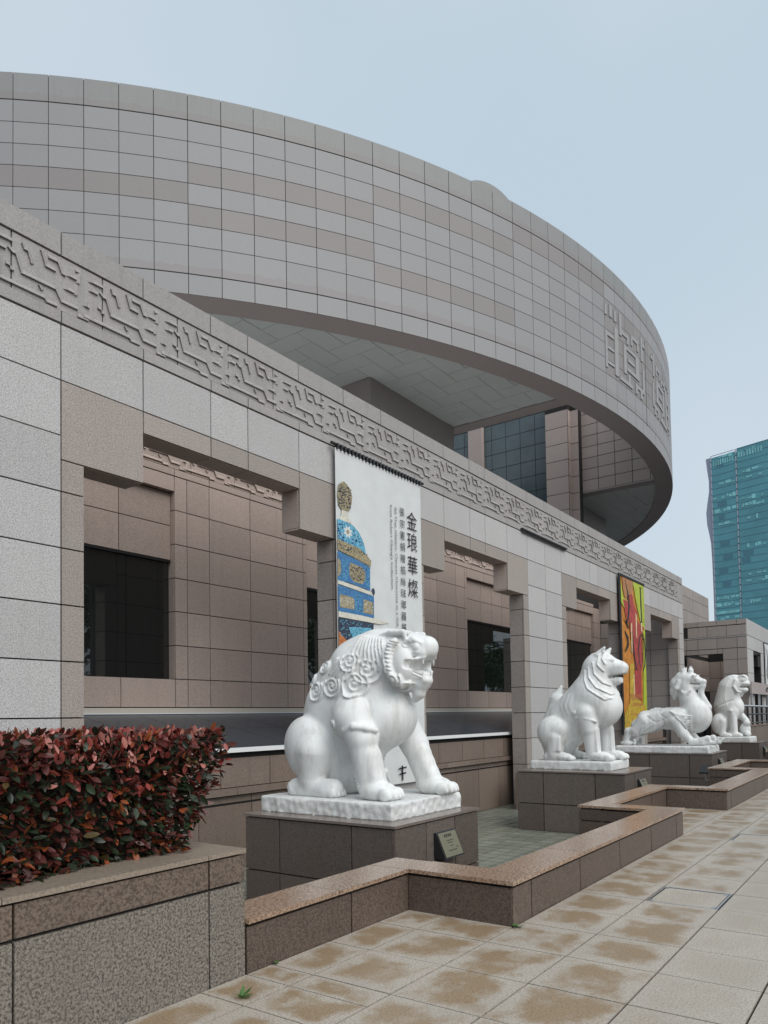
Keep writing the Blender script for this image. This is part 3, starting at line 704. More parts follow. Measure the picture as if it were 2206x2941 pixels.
# roof handle: a thick stone arch standing behind the drum's edge
hc = math.radians(-109.9); hr = 39.2; hm = MB(); nA = 22; half = 1.62; rise = .98; ztop = 25.2
for i in range(nA):
    t0, t1 = math.pi*i/nA, math.pi*(i+1)/nA
    def hp(t, rr, z_): 
        u = -half*math.cos(t); ang = hc + u/hr
        return (CX + rr*math.cos(ang), CY + rr*math.sin(ang), z_)
    for rr in (hr, hr-1.2):
        hm.quad(hp(t0, rr, 24.4), hp(t1, rr, 24.4), hp(t1, rr, ztop+rise*math.sin(t1)), hp(t0, rr, ztop+rise*math.sin(t0)))
    hm.quad(hp(t0, hr, ztop+rise*math.sin(t0)), hp(t1, hr, ztop+rise*math.sin(t1)), hp(t1, hr-1.2, ztop+rise*math.sin(t1)), hp(t0, hr-1.2, ztop+rise*math.sin(t0)))
hm.build('handle_arch', 'drum_crown', rot)

# ------------------------------------------------------------------ statues: carved as signed distance fields, one continuous surface each
class Sculpt:
    """local axes: a = forward, l = lateral, z = up from the base slab"""
    def __init__(s, lo, hi, h):
        s.lo = np.array(lo, np.float32); s.h = h; s.n = np.ceil((np.array(hi) - s.lo)/h).astype(int) + 1
        s.ax = [(s.lo[i] + h*np.arange(s.n[i])).astype(np.float32) for i in range(3)]
        s.D = np.full(s.n, .4, np.float32)
    def box(s, lo, hi, mg):
        sl = []
        for i in range(3):
            a = max(0, int((lo[i]-mg-s.lo[i])/s.h)); b = min(s.n[i], int((hi[i]+mg-s.lo[i])/s.h)+2); sl.append(slice(a, max(a, b)))
        return tuple(sl), [s.ax[0][sl[0]][:, None, None], s.ax[1][sl[1]][None, :, None], s.ax[2][sl[2]][None, None, :]]
    def put(s, sl, d, k, cut=False):
        A = s.D[sl]
        if A.size == 0: return
        d = d.astype(np.float32)
        if cut: d = -d; hh = np.maximum(k - np.abs(A-d), 0)/max(k, 1e-6); s.D[sl] = np.maximum(A, d) + hh*hh*k*.25
        else: hh = np.maximum(k - np.abs(A-d), 0)/max(k, 1e-6); s.D[sl] = np.minimum(A, d) - hh*hh*k*.25
    def rc(s, p, q, r1, r2, k=.08, both=False, cut=False):
        for sg in ((1, -1) if both else (1,)):
            P = np.array(p, float)*[1, sg, 1]; Q = np.array(q, float)*[1, sg, 1]; R_ = max(r1, r2)
            sl, (x, y, z_) = s.box(np.minimum(P, Q)-R_, np.maximum(P, Q)+R_, k+.03)
            d = Q-P; L2 = max(d@d, 1e-9)
            t = np.clip(((x-P[0])*d[0] + (y-P[1])*d[1] + (z_-P[2])*d[2])/L2, 0, 1)
            D = np.sqrt((x-P[0]-t*d[0])**2 + (y-P[1]-t*d[1])**2 + (z_-P[2]-t*d[2])**2) - (r1 + (r2-r1)*t)
            s.put(sl, D, k, cut)
    def chain(s, pts, rs, k=.05, both=False):
        for i in range(len(pts)-1): s.rc(pts[i], pts[i+1], rs[i], rs[i+1], k, both)
    def el(s, c, r, k=.08, rot=0., both=False, cut=False):
        for sg in ((1, -1) if both else (1,)):
            C = np.array(c, float)*[1, sg, 1]; r_ = np.array(r, float); R_ = np.array([max(r[0], r[2]), r[1], max(r[0], r[2])]) if rot else r_
            sl, (x, y, z_) = s.box(C-R_, C+R_, k+.03)
            x = x-C[0]; y = y-C[1]; z_ = z_-C[2]
            if rot: ca, sa = math.cos(math.radians(rot)), math.sin(math.radians(rot)); x, z_ = x*ca + z_*sa, -x*sa + z_*ca
            k0 = np.sqrt((x/r_[0])**2 + (y/r_[1])**2 + (z_/r_[2])**2); k1 = np.sqrt((x/r_[0]**2)**2 + (y/r_[1]**2)**2 + (z_/r_[2]**2)**2)
            s.put(sl, k0*(k0-1)/np.maximum(k1, 1e-4), k, cut)
    def bx(s, c, r, rd=.03, k=.04, rot=0., both=False, cut=False):
        for sg in ((1, -1) if both else (1,)):
            C = np.array(c, float)*[1, sg, 1]; r_ = np.array(r, float) - rd; R_ = np.array([max(r[0], r[2])*1.42, r[1], max(r[0], r[2])*1.42])
            sl, (x, y, z_) = s.box(C-R_, C+R_, k+.03)
            x = x-C[0]; y = y-C[1]; z_ = z_-C[2]
            if rot: ca, sa = math.cos(math.radians(rot)), math.sin(math.radians(rot)); x, z_ = x*ca + z_*sa, -x*sa + z_*ca
            qx, qy, qz = np.abs(x)-r_[0], np.abs(y)-r_[1], np.abs(z_)-r_[2]
            D = np.sqrt(np.maximum(qx, 0)**2 + np.maximum(qy, 0)**2 + np.maximum(qz, 0)**2) + np.minimum(np.maximum(np.maximum(qx, qy), qz), 0) - rd
            s.put(sl, D, k, cut)
    def relief(s, strokes, lmin=.1, ramp_=.12):
        """strokes (polyline in a,z ; half width ; height): raised (+) or cut (-) lines carved in the flanks"""
        A, Zz = np.meshgrid(s.ax[0], s.ax[2], indexing='ij'); up = np.zeros_like(A); dn = np.zeros_like(A)
        for pts, wv, hgt in strokes:
            P = np.array(pts, float); mg = wv*2.6
            ia = slice(max(0, int((P[:, 0].min()-mg-s.lo[0])/s.h)), max(0, int((P[:, 0].max()+mg-s.lo[0])/s.h)+2)); iz = slice(max(0, int((P[:, 1].min()-mg-s.lo[2])/s.h)), max(0, int((P[:, 1].max()+mg-s.lo[2])/s.h)+2))
            a_, z_ = A[ia, iz], Zz[ia, iz]
            if a_.size == 0: continue
            dm = np.full_like(a_, 9.)
            for p, q in zip(P, P[1:]):
                d = q-p; t = np.clip(((a_-p[0])*d[0] + (z_-p[1])*d[1])/max(d@d, 1e-9), 0, 1); dm = np.minimum(dm, np.hypot(a_-p[0]-t*d[0], z_-p[1]-t*d[1]))
            v = abs(hgt)*np.exp(-(dm/wv)**2)
            if hgt > 0: up[ia, iz] = np.maximum(up[ia, iz], v)
            else: dn[ia, iz] = np.maximum(dn[ia, iz], v)
        lw = np.clip((np.abs(s.ax[1]) - lmin)/ramp_, 0, 1)
        s.D -= (up-dn)[:, None, :].astype(np.float32)*lw[None, :, None].astype(np.float32)
    def mesh(s, name, mat):
        D = s.D; D[0] = D[-1] = .1; D[:, 0] = D[:, -1] = .1; D[:, :, -1] = .1; D[:, :, 0] = np.maximum(D[:, :, 0], .01)
        S = D < 0; n = np.array(D.shape)-1
        cs = sum(S[i:i+n[0], j:j+n[1], k:k+n[2]].astype(np.int8) for i in (0, 1) for j in (0, 1) for k in (0, 1))
        act = (cs > 0) & (cs < 8); idx = np.argwhere(act); vid = np.full(n, -1, np.int64); vid[act] = np.arange(len(idx))
        acc = np.zeros((len(idx), 3)); cnt = np.zeros(len(idx))
        cor = [(i, j, k) for i in (0, 1) for j in (0, 1) for k in (0, 1)]
        for a in cor:
            for ax in range(3):
                if a[ax]: continue
                b = list(a); b[ax] = 1
                d0 = D[idx[:, 0]+a[0], idx[:, 1]+a[1], idx[:, 2]+a[2]]; d1 = D[idx[:, 0]+b[0], idx[:, 1]+b[1], idx[:, 2]+b[2]]
                cr = (d0 < 0) != (d1 < 0); t = np.where(cr, d0/np.where(cr, d0-d1, 1), 0)
                p = np.array(a, float)[None].repeat(len(idx), 0); p[:, ax] += t; acc += p*cr[:, None]; cnt += cr
        V = (idx + acc/cnt[:, None])*s.h + s.lo
        quads = []
        for ax in range(3):
            u, v = (ax+1) % 3, (ax+2) % 3
            sa = [slice(None)]*3; sb = [slice(None)]*3; sa[ax] = slice(0, -1); sb[ax] = slice(1, None)
            cr = S[tuple(sa)] != S[tuple(sb)]; e = np.argwhere(cr); ok = (e[:, u] > 0) & (e[:, v] > 0) & (e[:, u] < n[u]) & (e[:, v] < n[v]); e = e[ok]
            fl = S[tuple(sa)][e[:, 0], e[:, 1], e[:, 2]]
            def cell(du, dv):
                c = e.copy(); c[:, u] -= du; c[:, v] -= dv; return vid[c[:, 0], c[:, 1], c[:, 2]]
            q = np.stack([cell(1, 1), cell(0, 1), cell(0, 0), cell(1, 0)], 1); q[~fl] = q[~fl][:, ::-1]; quads.append(q)
        Q = np.concatenate(quads)
        W = np.stack([V[:, 1], -V[:, 0], V[:, 2]], 1)          # a -> -Y, l -> X
        me = bpy.data.meshes.new(name); me.vertices.add(len(W)); me.vertices.foreach_set('co', W.astype(np.float32).ravel())
        me.loops.add(Q.size); me.loops.foreach_set('vertex_index', Q.ravel().astype(np.int32)); me.polygons.add(len(Q))
        me.polygons.foreach_set('loop_start', np.arange(0, Q.size, 4, dtype=np.int32)); me.polygons.foreach_set('loop_total', np.full(len(Q), 4, np.int32))
        me.update(); me.validate(); me.polygons.foreach_set('use_smooth', [True]*len(me.polygons)); me.materials.append(MAT[mat]); return me
def arcp(c, r, t0, t1, n_=14, sq=1.0, grow=0.):
    return [(c[0] + (r + grow*i/n_)*math.cos(math.radians(t0 + (t1-t0)*i/n_)), c[1] + sq*(r + grow*i/n_)*math.sin(math.radians(t0 + (t1-t0)*i/n_))) for i in range(n_+1)]
def curl(c, r, wv=.016, hgt=.03, n_=3, hand=1):
    """a scroll: spiral lock with two parallel outer locks under it"""
    sp_ = [(c[0] + r*(.16+.62*t)*math.cos(math.radians(-40+560*t)), c[1] + r*(.16+.62*t)*math.sin(math.radians(-40+560*t))) for t in [i/26 for i in range(27)]]
    out_ = [(sp_, wv, hgt), ([c, (c[0]+.001, c[1])], r*.2, hgt*1.2), (arcp(c, r*1.02, 150, 400, 16), wv, hgt*1.1)]
    return out_
def bez(p0, p1, p2, n_=9): return [((1-t)**2*p0[0] + 2*t*(1-t)*p1[0] + t*t*p2[0], (1-t)**2*p0[1] + 2*t*(1-t)*p1[1] + t*t*p2[1]) for t in [i/n_ for i in range(n_+1)]]
def statue(name, label, cat, X, Y0, Z0, body, base):
    r = empty(name, (X, Y0, PT), label, cat, 'white stone beasts on pedestals')
    b = link('body', body, r, (X, Y0, Z0))
    # rough-hewn base slab with worn edges
    (x0, x1, y0, y1) = base; hx, hy, hz_ = (x1-x0)/2, (y1-y0)/2, (Z0-PT)/2; hs_ = .02 if X < 10 else .03
    Sb = Sculpt((-hy-.06, -hx-.06, -.03), (hy+.06, hx+.06, 2*hz_+.06), hs_); Sb.bx((0, 0, hz_-.03), (hy, hx, hz_+.03), .022, .01)
    A_, L_, Z_ = np.meshgrid(*Sb.ax, indexing='ij'); rg = np.random.RandomState(int(X*10)); bump = 0
    for q in range(14): kv = rg.normal(0, 1, 3)*(9 + 3*q); bump = bump + np.sin(A_*kv[0] + L_*kv[1] + Z_*kv[2] + rg.uniform(0, 6))*(.0034 - .00012*q)*(1.2 if X < 10 else .6)
    Sb.D += (bump*np.clip((2*hz_-.004-Z_)/.03, .15, 1)).astype(np.float32)
    me = Sb.mesh('base_slab', 'marble_rough'); vv = np.zeros(len(me.vertices)*3, np.float32); me.vertices.foreach_get('co', vv); vv = vv.reshape(-1, 3) + np.array([(x0+x1)/2, (y0+y1)/2, PT]); vv[:, 2] = np.maximum(vv[:, 2], PT+.001); me.vertices.foreach_set('co', vv.astype(np.float32).ravel())
    link('base_slab', me, r); return r

def paw(S, a, l, sz=1., lat=0.):
    S.el((a-.10*sz, l, .09*sz), (.22*sz, .17*sz, .11*sz), .05)
    for q in (-.12, -.04, .04, .12):
        f = .03*sz*(1-abs(q)/.13); S.el((a+.06*sz+f, l+q*sz, .065*sz), (.085*sz, .045*sz, .07*sz), .012)
        S.el((a+.135*sz+f, l+q*sz, .045*sz), (.02*sz, .02*sz, .03*sz), .004)

# --- the roaring lion with the curly mane
def lion_mane():
    S = Sculpt((-1.12, -.80, -.02), (1.30, .80, 2.22), .0135)
    # trunk, belly, rump
    S.rc((-.44, 0, .55), (-.30, 0, 1.10), .50, .47, .1); S.rc((-.30, 0, 1.10), (.05, 0, 1.25), .47, .47, .1); S.rc((-.3, 0, .22), (.12, 0, .28), .28, .22, .1); S.rc((.0, 0, 1.12), (.22, 0, 1.45), .47, .44, .12); S.rc((-.40, 0, .30), (.05, 0, .72), .34, .36, .1)
    S.el((.36, 0, 1.0), (.45, .46, .42), .14, 0)
    # haunches and hind feet
    S.el((-.50, .44, .60), (.36, .25, .43), .06, 20, True); S.rc((-.36, .50, .55), (-.40, .50, .22), .23, .17, .06, True)
    S.rc((-.66, .50, .10), (-.05, .50, .10), .12, .13, .05, True)
    for sg in (1, -1): paw(S, -.06, .5*sg, .85)
    # near foreleg
    S.el((.22, -.46, 1.0), (.27, .2, .30), .03); S.rc((.24, -.48, .98), (.40, -.47, .72), .22, .20, .05); S.rc((.40, -.47, .68), (.52, -.47, .16), .185, .155, .02); paw(S, .74, -.47, 1.12)
    # far foreleg, set forward
    S.el((.30, .42, 1.0), (.27, .2, .30), .07); S.rc((.34, .46, .95), (.55, .46, .62), .21, .19, .05); S.rc((.55, .46, .62), (.76, .45, .15), .17, .15, .02); paw(S, .96, .45, 1.12)
    for t in (.2, .5, .8): S.el((.66+.22*t, .42, .60-.44*t), (.085, .11, .10), .07); S.el((.545+.10*t, -.47, .60-.42*t), (.085, .11, .10), .07)
    # cuff over the near foreleg
    S.chain([(.20, -.60, .74), (.27, -.655, .84), (.40, -.66, .88), (.54, -.58, .86), (.60, -.46, .83)], [.03, .035, .04, .04, .035], .02)
    # neck and head
    S.rc((.15, 0, 1.45), (.40, 0, 1.74), .46, .38, .12); S.el((.60, 0, 1.74), (.36, .33, .33), .1); S.el((.52, 0, 1.90), (.34, .26, .17), .08)
    S.el((.88, 0, 1.86), (.22, .215, .16), .06); S.el((.94, 0, 1.785), (.22, .205, .11), .04); S.el((1.06, 0, 1.845), (.135, .155, .135), .05)
    S.el((1.05, .11, 1.76), (.07, .07, .07), .03, 0, True)
    S.el((.82, .235, 1.62), (.17, .115, .25), .03, 0, True)                                   # cheeks
    S.rc((.72, 0, 1.46), (.98, 0, 1.42), .18, .11, .05); S.el((1.04, 0, 1.43), (.07, .11, .055), .03)   # lower jaw
    S.bx((1.14, 0, 1.625), (.22, .34, .05), .03, .01, 0, cut=True); S.bx((1.12, 0, 1.565), (.22, .34, .05), .03, .01, -20, cut=True)   # open mouth
    S.el((.96, 0, 1.53), (.13, .10, .035), .015, -14)                                            # tongue
    for l_ in (-.12, .12): S.rc((1.07, l_, 1.70), (1.075, l_, 1.62), .022, .009, .01); S.rc((1.05, l_*.8, 1.45), (1.06, l_*.8, 1.54), .02, .008, .01)
    S.chain([(.90, .205, 1.60), (.93, .205, 1.675), (1.02, .19, 1.69), (1.10, .12, 1.71)], [.018, .02, .02, .018], .012, True); S.chain([(.90, .205, 1.60), (.93, .19, 1.53), (1.03, .13, 1.475)], [.018, .02, .018], .012, True)
    S.chain([(.95, 0, 1.37), (.93, 0, 1.28), (.87, 0, 1.20)], [.10, .075, .04], .04)              # beard
    S.chain([(.90, .20, 1.90), (.98, .205, 1.93), (1.06, .15, 1.885)], [.03, .035, .025], .02, True)   # brow
    S.el((1.01, .175, 1.835), (.05, .045, .06), .006, 0, True); S.chain([(.94, .20, 1.785), (1.03, .185, 1.77), (1.08, .14, 1.80)], [.014, .016, .012], .01, True)
    # ear shelf above the brow
    S.bx((.72, .15, 2.02), (.17, .11, .028), .022, .008, 2, True); S.chain([(.55, .20, 1.95), (.56, .25, 2.0), (.70, .265, 2.035), (.86, .23, 2.03), (.88, .20, 1.94)], [.028, .03, .03, .03, .025], .01, True)
    # fringe behind the cheek: a raised serrated crescent
    # mane cape
    S.el((.32, 0, 1.74), (.40, .40, .35), .08, -25)
    S.el((.06, 0, 1.62), (.42, .47, .42), .1, -20); S.el((-.18, 0, 1.42), (.42, .47, .34), .1, -25)
    st = []
    def v1(x, y, l=-.42):        # carving drawings are laid out on a 1659-unit sheet of the head and shoulder; l = depth of the carved flank
        sx, sy = 553+.42667*x, 88.5+.42667*y
        return (3.042e-3*sx - 3.19e-5*sy - 1.6845 - 3.869e-7*sx*sx - (l+.42)*.78, -2.543e-4*sx - 2.1778e-3*sy + 2.517 + 3.07e-7*sx*sy)
    cl_ = (.32, .345, .36, .36, .35, .32, .27, .21)
    cr_ = [v1(x, y, -l_) for l_, (x, y) in zip(cl_, ((960, 240), (890, 320), (855, 440), (860, 580), (900, 710), (980, 810), (1080, 870), (1180, 860)))]
    for i, (p, q) in enumerate(zip(cr_, cr_[1:])): S.rc((p[0], cl_[i], p[1]), (q[0], cl_[i+1], q[1]), .042, .042, .01, True)
    for i in range(9):
        t = i/8; st.append(([v1(*p, -.24-.20*min(1, q/7)) for q, p in enumerate(bez((520+300*t, 150+40*t), (380+400*t, 330+120*t), (270+500*t, 540+210*t)))], .0135, .036))
    for i in range(6):
        t = i/5; st.append(([v1(*p) for p in bez((130+280*t, 520+150*t), (80+290*t, 640+100*t), (20+270*t, 760+90*t))], .013, .036))
    for c, r in (((315, 570), 125), ((530, 690), 165), ((395, 900), 165), ((80, 940), 130), ((-180, 1000), 130), ((870, 860), 110), ((-90, 640), 85), ((-330, 830), 85)): st += curl(v1(*c), r*.42667*2.35e-3, .0145, .034, 4)
    for i in range(16):
        t = i/15; j_ = t*(len(cr_)-1.01); p0, p1 = cr_[int(j_)], cr_[int(j_)+1]; f_ = j_-int(j_); p = (p0[0]+(p1[0]-p0[0])*f_, p0[1]+(p1[1]-p0[1])*f_); st.append(([(p[0]-.045, p[1]+.01), (p[0]+.03, p[1]-.01)], .009, .022))
    st += curl(v1(1005, 265), .045, .012, .02, 2); st += curl(v1(75, 1510, -.55), .07, .012, .028, 3)
    for i in range(20):
        t = i/19; p = v1(60+340*t, 1600+830*t, -.55); st.append(([p, (p[0]+.055, p[1]+.03)], .010, .022))
    for i in range(6): st.append((arcp((-.72, .20), .05+.028*i, 200, 300, 8), .009, .014))
    S.relief(st, .05, .06)
    # tail lying beside the slab, seen between the legs
    S.chain([(-.85, .2, .08), (-.4, .3, .10), (.1, .2, .12), (.35, .05, .30)], [.08, .09, .09, .05], .03)
    return S.mesh('body', 'marble')
statue('stone_lion', 'white stone lion with curled mane and open mouth, nearest and largest of the statues', 'statue', 7.67, 5.9, .645, lion_mane(), (6.88, 8.46, 4.86, 6.95))

# --- the sitting lion with smooth banded mane
def lion_smooth():
    S = Sculpt((-1.0, -.66, -.02), (1.25, .66, 2.5), .0165)
    S.rc((-.46, 0, .55), (.10, 0, 1.10), .40, .42, .1); S.rc((-.30, 0, .95), (.25, 0, 1.42), .34, .40, .1); S.rc((-.58, 0, .12), (-.55, 0, .75), .2, .27, .1); S.rc((.1, 0, 1.1), (.42, 0, 1.38), .40, .42, .12); S.rc((-.4, 0, .3), (.1, 0, .75), .26, .3, .1)
    S.el((.56, 0, 1.14), (.42, .41, .44), .14); S.rc((.40, 0, 1.40), (.46, 0, 1.95), .43, .32, .12)
    S.el((.55, 0, 2.06), (.30, .28, .28), .1); S.rc((.72, 0, 2.02), (.98, 0, 1.97), .21, .14, .07); S.bx((.95, 0, 1.93), (.15, .14, .115), .05, .06, -10)
    S.el((1.03, 0, 2.0), (.05, .08, .05), .03); S.rc((.62, 0, 1.78), (.90, 0, 1.70), .15, .10, .05); S.bx((.98, 0, 1.795), (.24, .3, .032), .02, .02, 6, cut=True); S.bx((.93, 0, 1.70), (.07, .10, .06), .03, .03)
    S.rc((.56, .16, 2.24), (.70, .19, 2.40), .10, .03, .03, True); S.el((.68, .25, 2.31), (.07, .05, .06), .015, 40, True, True); S.chain([(.74, .17, 2.15), (.86, .14, 2.13)], [.035, .03], .04, True)
    for sg, da in ((-1, 0), (1, .10)):
        S.rc((.30+da, .30*sg, 1.0), (.38+da, .31*sg, .66), .24, .19, .06); S.rc((.38+da, .31*sg, .8), (.42+da, .31*sg, .15), .175, .135, .02); paw(S, .72+da, .31*sg, 1.0)
        S.chain([(.15+da, .47*sg, .92), (.36+da, .50*sg, .90), (.56+da, .42*sg, .83)], [.03, .032, .03], .015); S.el((.12+da, .43*sg, 1.02), (.06, .07, .06), .02)
        S.bx((.52+da, .31*sg, .44), (.055, .11, .26), .03, .02, 3)
    S.el((-.45, .36, .60), (.34, .22, .36), .06, 10, True); S.el((-.28, .40, .68), (.20, .17, .20), .05, 0, True); S.rc((-.36, .42, .5), (-.40, .42, .14), .18, .14, .03, True); S.bx((-.30, .44, .36), (.10, .12, .17), .03, .02, 0, True)
    for sg in (1, -1): S.rc((-.55, .42*sg, .08), (-.2, .42*sg, .08), .09, .1, .04); paw(S, -.06, .42*sg, .8)
    S.rc((-.62, 0, .1), (-.72, 0, .5), .12, .16, .08); S.chain([(-.62, 0, .9), (-.48, 0, 1.35), (-.36, 0, 1.62)], [.16, .13, .03], .06)
    st = []
    def w2(x, y):
        sx, sy = 267.6+.37221*x, 514.6+.37221*y
        return (4.3298e-3*sx - 9.61e-5*sy - 1.94437 - 5.15e-7*sx*sx, -5.3887e-4*sx - 3.9108e-3*sy + 4.66252 + 5.01e-7*sx*sy)
    bands = [[(1075, 130), (1060, 230), (1110, 320)], [(1010, 190), (1000, 330), (1090, 440)], [(930, 310), (960, 480), (1090, 620), (1300, 720), (1340, 690)], [(860, 400), (880, 540), (1010, 700), (1220, 810), (1280, 790)], [(800, 450), (810, 570), (880, 720), (1150, 900), (1220, 870)]]
    for b in bands:
        p = [w2(*q) for q in b]; st.append((p, .013, -.022)); st.append(([(a+.018, z_+.022) for a, z_ in p], .022, .028))
    for c in ((1250, 640), (1200, 760), (1150, 850)): st += curl(w2(*c), .05, .012, .02, 2)
    for x in (480, 560, 640): st.append(([w2(x, 820), w2(x-40, 960), w2(x+30, 1120)], .035, .008))
    S.relief(st, .1, .1)
    return S.mesh('body', 'marble')
statue('stone_lion', 'white stone lion sitting upright with smooth mane bands and dog-like muzzle, second from the camera', 'statue', 15.68, 6.02, .635, lion_smooth(), (15.12, 16.25, 5.1, 6.92))

# --- the crouching winged beast
def chimera():
    S = Sculpt((-1.6, -.62, -.02), (1.5, .62, 2.42), .021)
    S.rc((-.75, 0, .78), (-.1, 0, .80), .27, .31, .1); S.rc((-.1, 0, .8), (.7, 0, .86), .31, .36, .1); S.el((.72, 0, .84), (.42, .37, .48), .12, -12)
    S.rc((.70, 0, 1.05), (.50, 0, 1.42), .33, .25, .1); S.rc((.50, 0, 1.42), (.42, 0, 1.78), .25, .24, .08)
    S.el((.50, 0, 1.95), (.30, .22, .22), .06, 10); S.rc((.62, 0, 1.96), (.93, 0, 1.86), .17, .09, .05); S.el((.96, 0, 1.88), (.06, .09, .06), .03); S.chain([(.50, 0, 1.76), (.72, 0, 1.74), (.92, 0, 1.76)], [.14, .10, .07], .04)
    S.bx((.80, 0, 1.80), (.2, .3, .015), .01, .01, -6, cut=True)
    S.chain([(.92, 0, 1.75), (.86, 0, 1.55), (.92, 0, 1.35), (1.05, 0, 1.12)], [.08, .075, .09, .10], .05)
    S.chain([(.40, .09, 2.12), (.40, .10, 2.22), (.46, .10, 2.32)], [.07, .05, .015], .03, True); S.chain([(.58, .08, 2.10), (.60, .09, 2.22), (.60, .09, 2.34)], [.06, .05, .015], .03, True)
    S.chain([(.34, 0, 2.0), (.18, 0, 1.85), (.12, 0, 1.6), (.10, 0, 1.40)], [.20, .17, .13, .05], .06); S.chain([(.30, .16, 1.9), (.22, .2, 1.7), (.16, .16, 1.55)], [.08, .07, .03], .03, True)
    for r_ in (.13, .19): S.chain([(.50+.13*math.cos(t), .24, 1.66+r_*math.sin(t)) for t in (3.6, 4.4, 5.2, 6.0)], [.03]*4, .02, True)
    S.chain([(.66, .16, 1.92), (.72, .18, 2.04), (.78, .15, 2.06)], [.05, .05, .03], .02, True); S.el((.76, .16, 1.96), (.05, .04, .045), .006, 0, True)
    for sg in (-1, 1):
        S.el((.22, .32*sg, .78), (.34, .12, .34), .06); S.rc((.20, .34*sg, .72), (.42, .36*sg, .34), .20, .15, .05); S.rc((.42, .36*sg, .34), (.62, .36*sg, .14), .15, .11, .04)
        S.rc((.62, .36*sg, .12), (.95, .36*sg, .11), .11, .10, .03); S.chain([(.92, .36*sg, .15), (1.08, .36*sg, .22), (1.18, .36*sg, .06)], [.10, .08, .03], .03); S.chain([(1.05, .36*sg, .1), (1.25, .36*sg, .08), (1.36, .36*sg, .19)], [.06, .06, .03], .03)
        S.rc((-.72, .24*sg, .72), (-.98, .30*sg, .44), .25, .17, .06); S.rc((-.98, .30*sg, .44), (-1.20, .30*sg, .42), .15, .12, .04); S.rc((-1.20, .30*sg, .42), (-1.28, .30*sg, .12), .12, .09, .03); S.el((-1.26, .30*sg, .07), (.20, .11, .08), .03); S.rc((-1.02, .3*sg, .16), (-1.02, .3*sg, .06), .05, .05, .02)
        # wing laid back along the flank
        S.el((.20, .40*sg, .78), (.40, .075, .26), .02, -25); S.el((-.48, .37*sg, .68), (.56, .075, .25), .02, 26)
    S.chain([(-.95, 0, .66), (-1.10, 0, .62), (-1.08, .02, .74)], [.12, .10, .05], .05)
    for i in range(7): S.el((-.55+.1*i, 0, 1.06+.035*math.sin(i)), (.07, .06, .05), .03)
    st = []
    def q8(x, y): return (2.6446e-3*x - 7.57e-5*y - 1.11822 - 1.62e-7*x*x, -3.148e-4*x - 2.65821e-3*y + 5.24167 + 1.685e-7*x*y)
    for i in range(9): y = 1625 + 19*i; st.append(([q8(520+20*i, y-45), q8(640+8*i, y), q8(750, y+12)], .015, .04))
    for i in range(12): t = i/11; st.append(([q8(330-190*t+60, 1610+150*t), q8(300-160*t+20, 1740+105*t)], .015, .035))
    st.append(([q8(345, 1550), q8(400, 1620), q8(480, 1660), q8(360, 1710), q8(240, 1640)], .016, -.02)); st.append(([q8(620, 1880), q8(680, 1900), q8(720, 1950)], .02, -.025)); st.append(([q8(850, 1400), q8(930, 1530), q8(985, 1640)], .02, -.018))
    S.relief(st, .08, .08); return S.mesh('body', 'marble')
statue('stone_chimera', 'white stone winged beast crouching with arched neck and raised head, third from the camera', 'statue', 23.1, 5.95, .65, chimera(), (22.42, 23.82, 4.78, 7.45))

# --- the far lion with a cub
def lion_cub():
    S = Sculpt((-1.0, -.62, -.02), (.95, .62, 2.55), .026)
    S.rc((-.42, 0, .5), (-.05, 0, 1.15), .40, .40, .1); S.el((.05, 0, 1.15), (.33, .35, .42), .1); S.rc((-.25, 0, 1.2), (-.12, 0, 1.9), .46, .42, .1)
    S.el((.05, 0, 2.10), (.40, .35, .33), .1); S.el((.35, 0, 2.22), (.22, .27, .17), .05); S.el((.42, 0, 2.06), (.22, .23, .12), .04); S.el((.54, 0, 2.10), (.08, .13, .08), .03); S.el((.36, 0, 1.82), (.2, .19, .12), .05); S.bx((.46, 0, 1.93), (.18, .3, .025), .015, .01, cut=True)
    S.chain([(.30, 0, 1.72), (.30, 0, 1.60)], [.12, .06], .05); S.el((.42, .2, 2.24), (.06, .04, .05), .006, 0, True); S.chain([(.30, .20, 2.33), (.44, .21, 2.36), (.52, .14, 2.28)], [.05, .05, .04], .03, True)
    S.chain([(.16, .33, 2.2), (.10, .37, 1.95), (.22, .34, 1.75), (.36, .25, 1.72)], [.05, .05, .05, .03], .03, True)
    S.el((.0, -.30, .95), (.24, .17, .27), .05); S.rc((.02, -.33, .85), (.06, -.33, .14), .16, .13, .03); paw(S, .22, -.33, .9); S.el((-.02, -.46, 1.0), (.08, .05, .08), .02)
    S.rc((.08, .30, .95), (.40, .26, .62), .17, .11, .04); S.el((.38, .12, .26), (.20, .22, .27), .05); S.el((.46, .0, .52), (.13, .14, .13), .03); S.el((.50, -.05, .1), (.12, .16, .1), .03)
    S.el((-.48, .36, .5), (.28, .2, .40), .05, 0, True); S.rc((-.34, .40, .6), (-.36, .40, .14), .17, .13, .03, True)
    for sg in (1, -1): paw(S, -.12, .4*sg, .8)
    st = []
    for i in range(7): t = i/6; st.append((bez((-.1+.1*t, 2.38-.1*t), (-.55+.25*t, 1.9), (-.70+.55*t, 1.15+.05*t)), .02, .02))
    st.append(([(-.72, 1.08), (-.35, 1.25), (.05, 1.42)], .02, -.03)); S.relief(st, .1, .1); return S.mesh('body', 'marble')
statue('stone_lion', 'farthest white stone lion, sitting with one paw on a cub', 'statue', 31.7, 5.8, .65, lion_cub(), (30.95, 32.3, 5.1, 6.45))

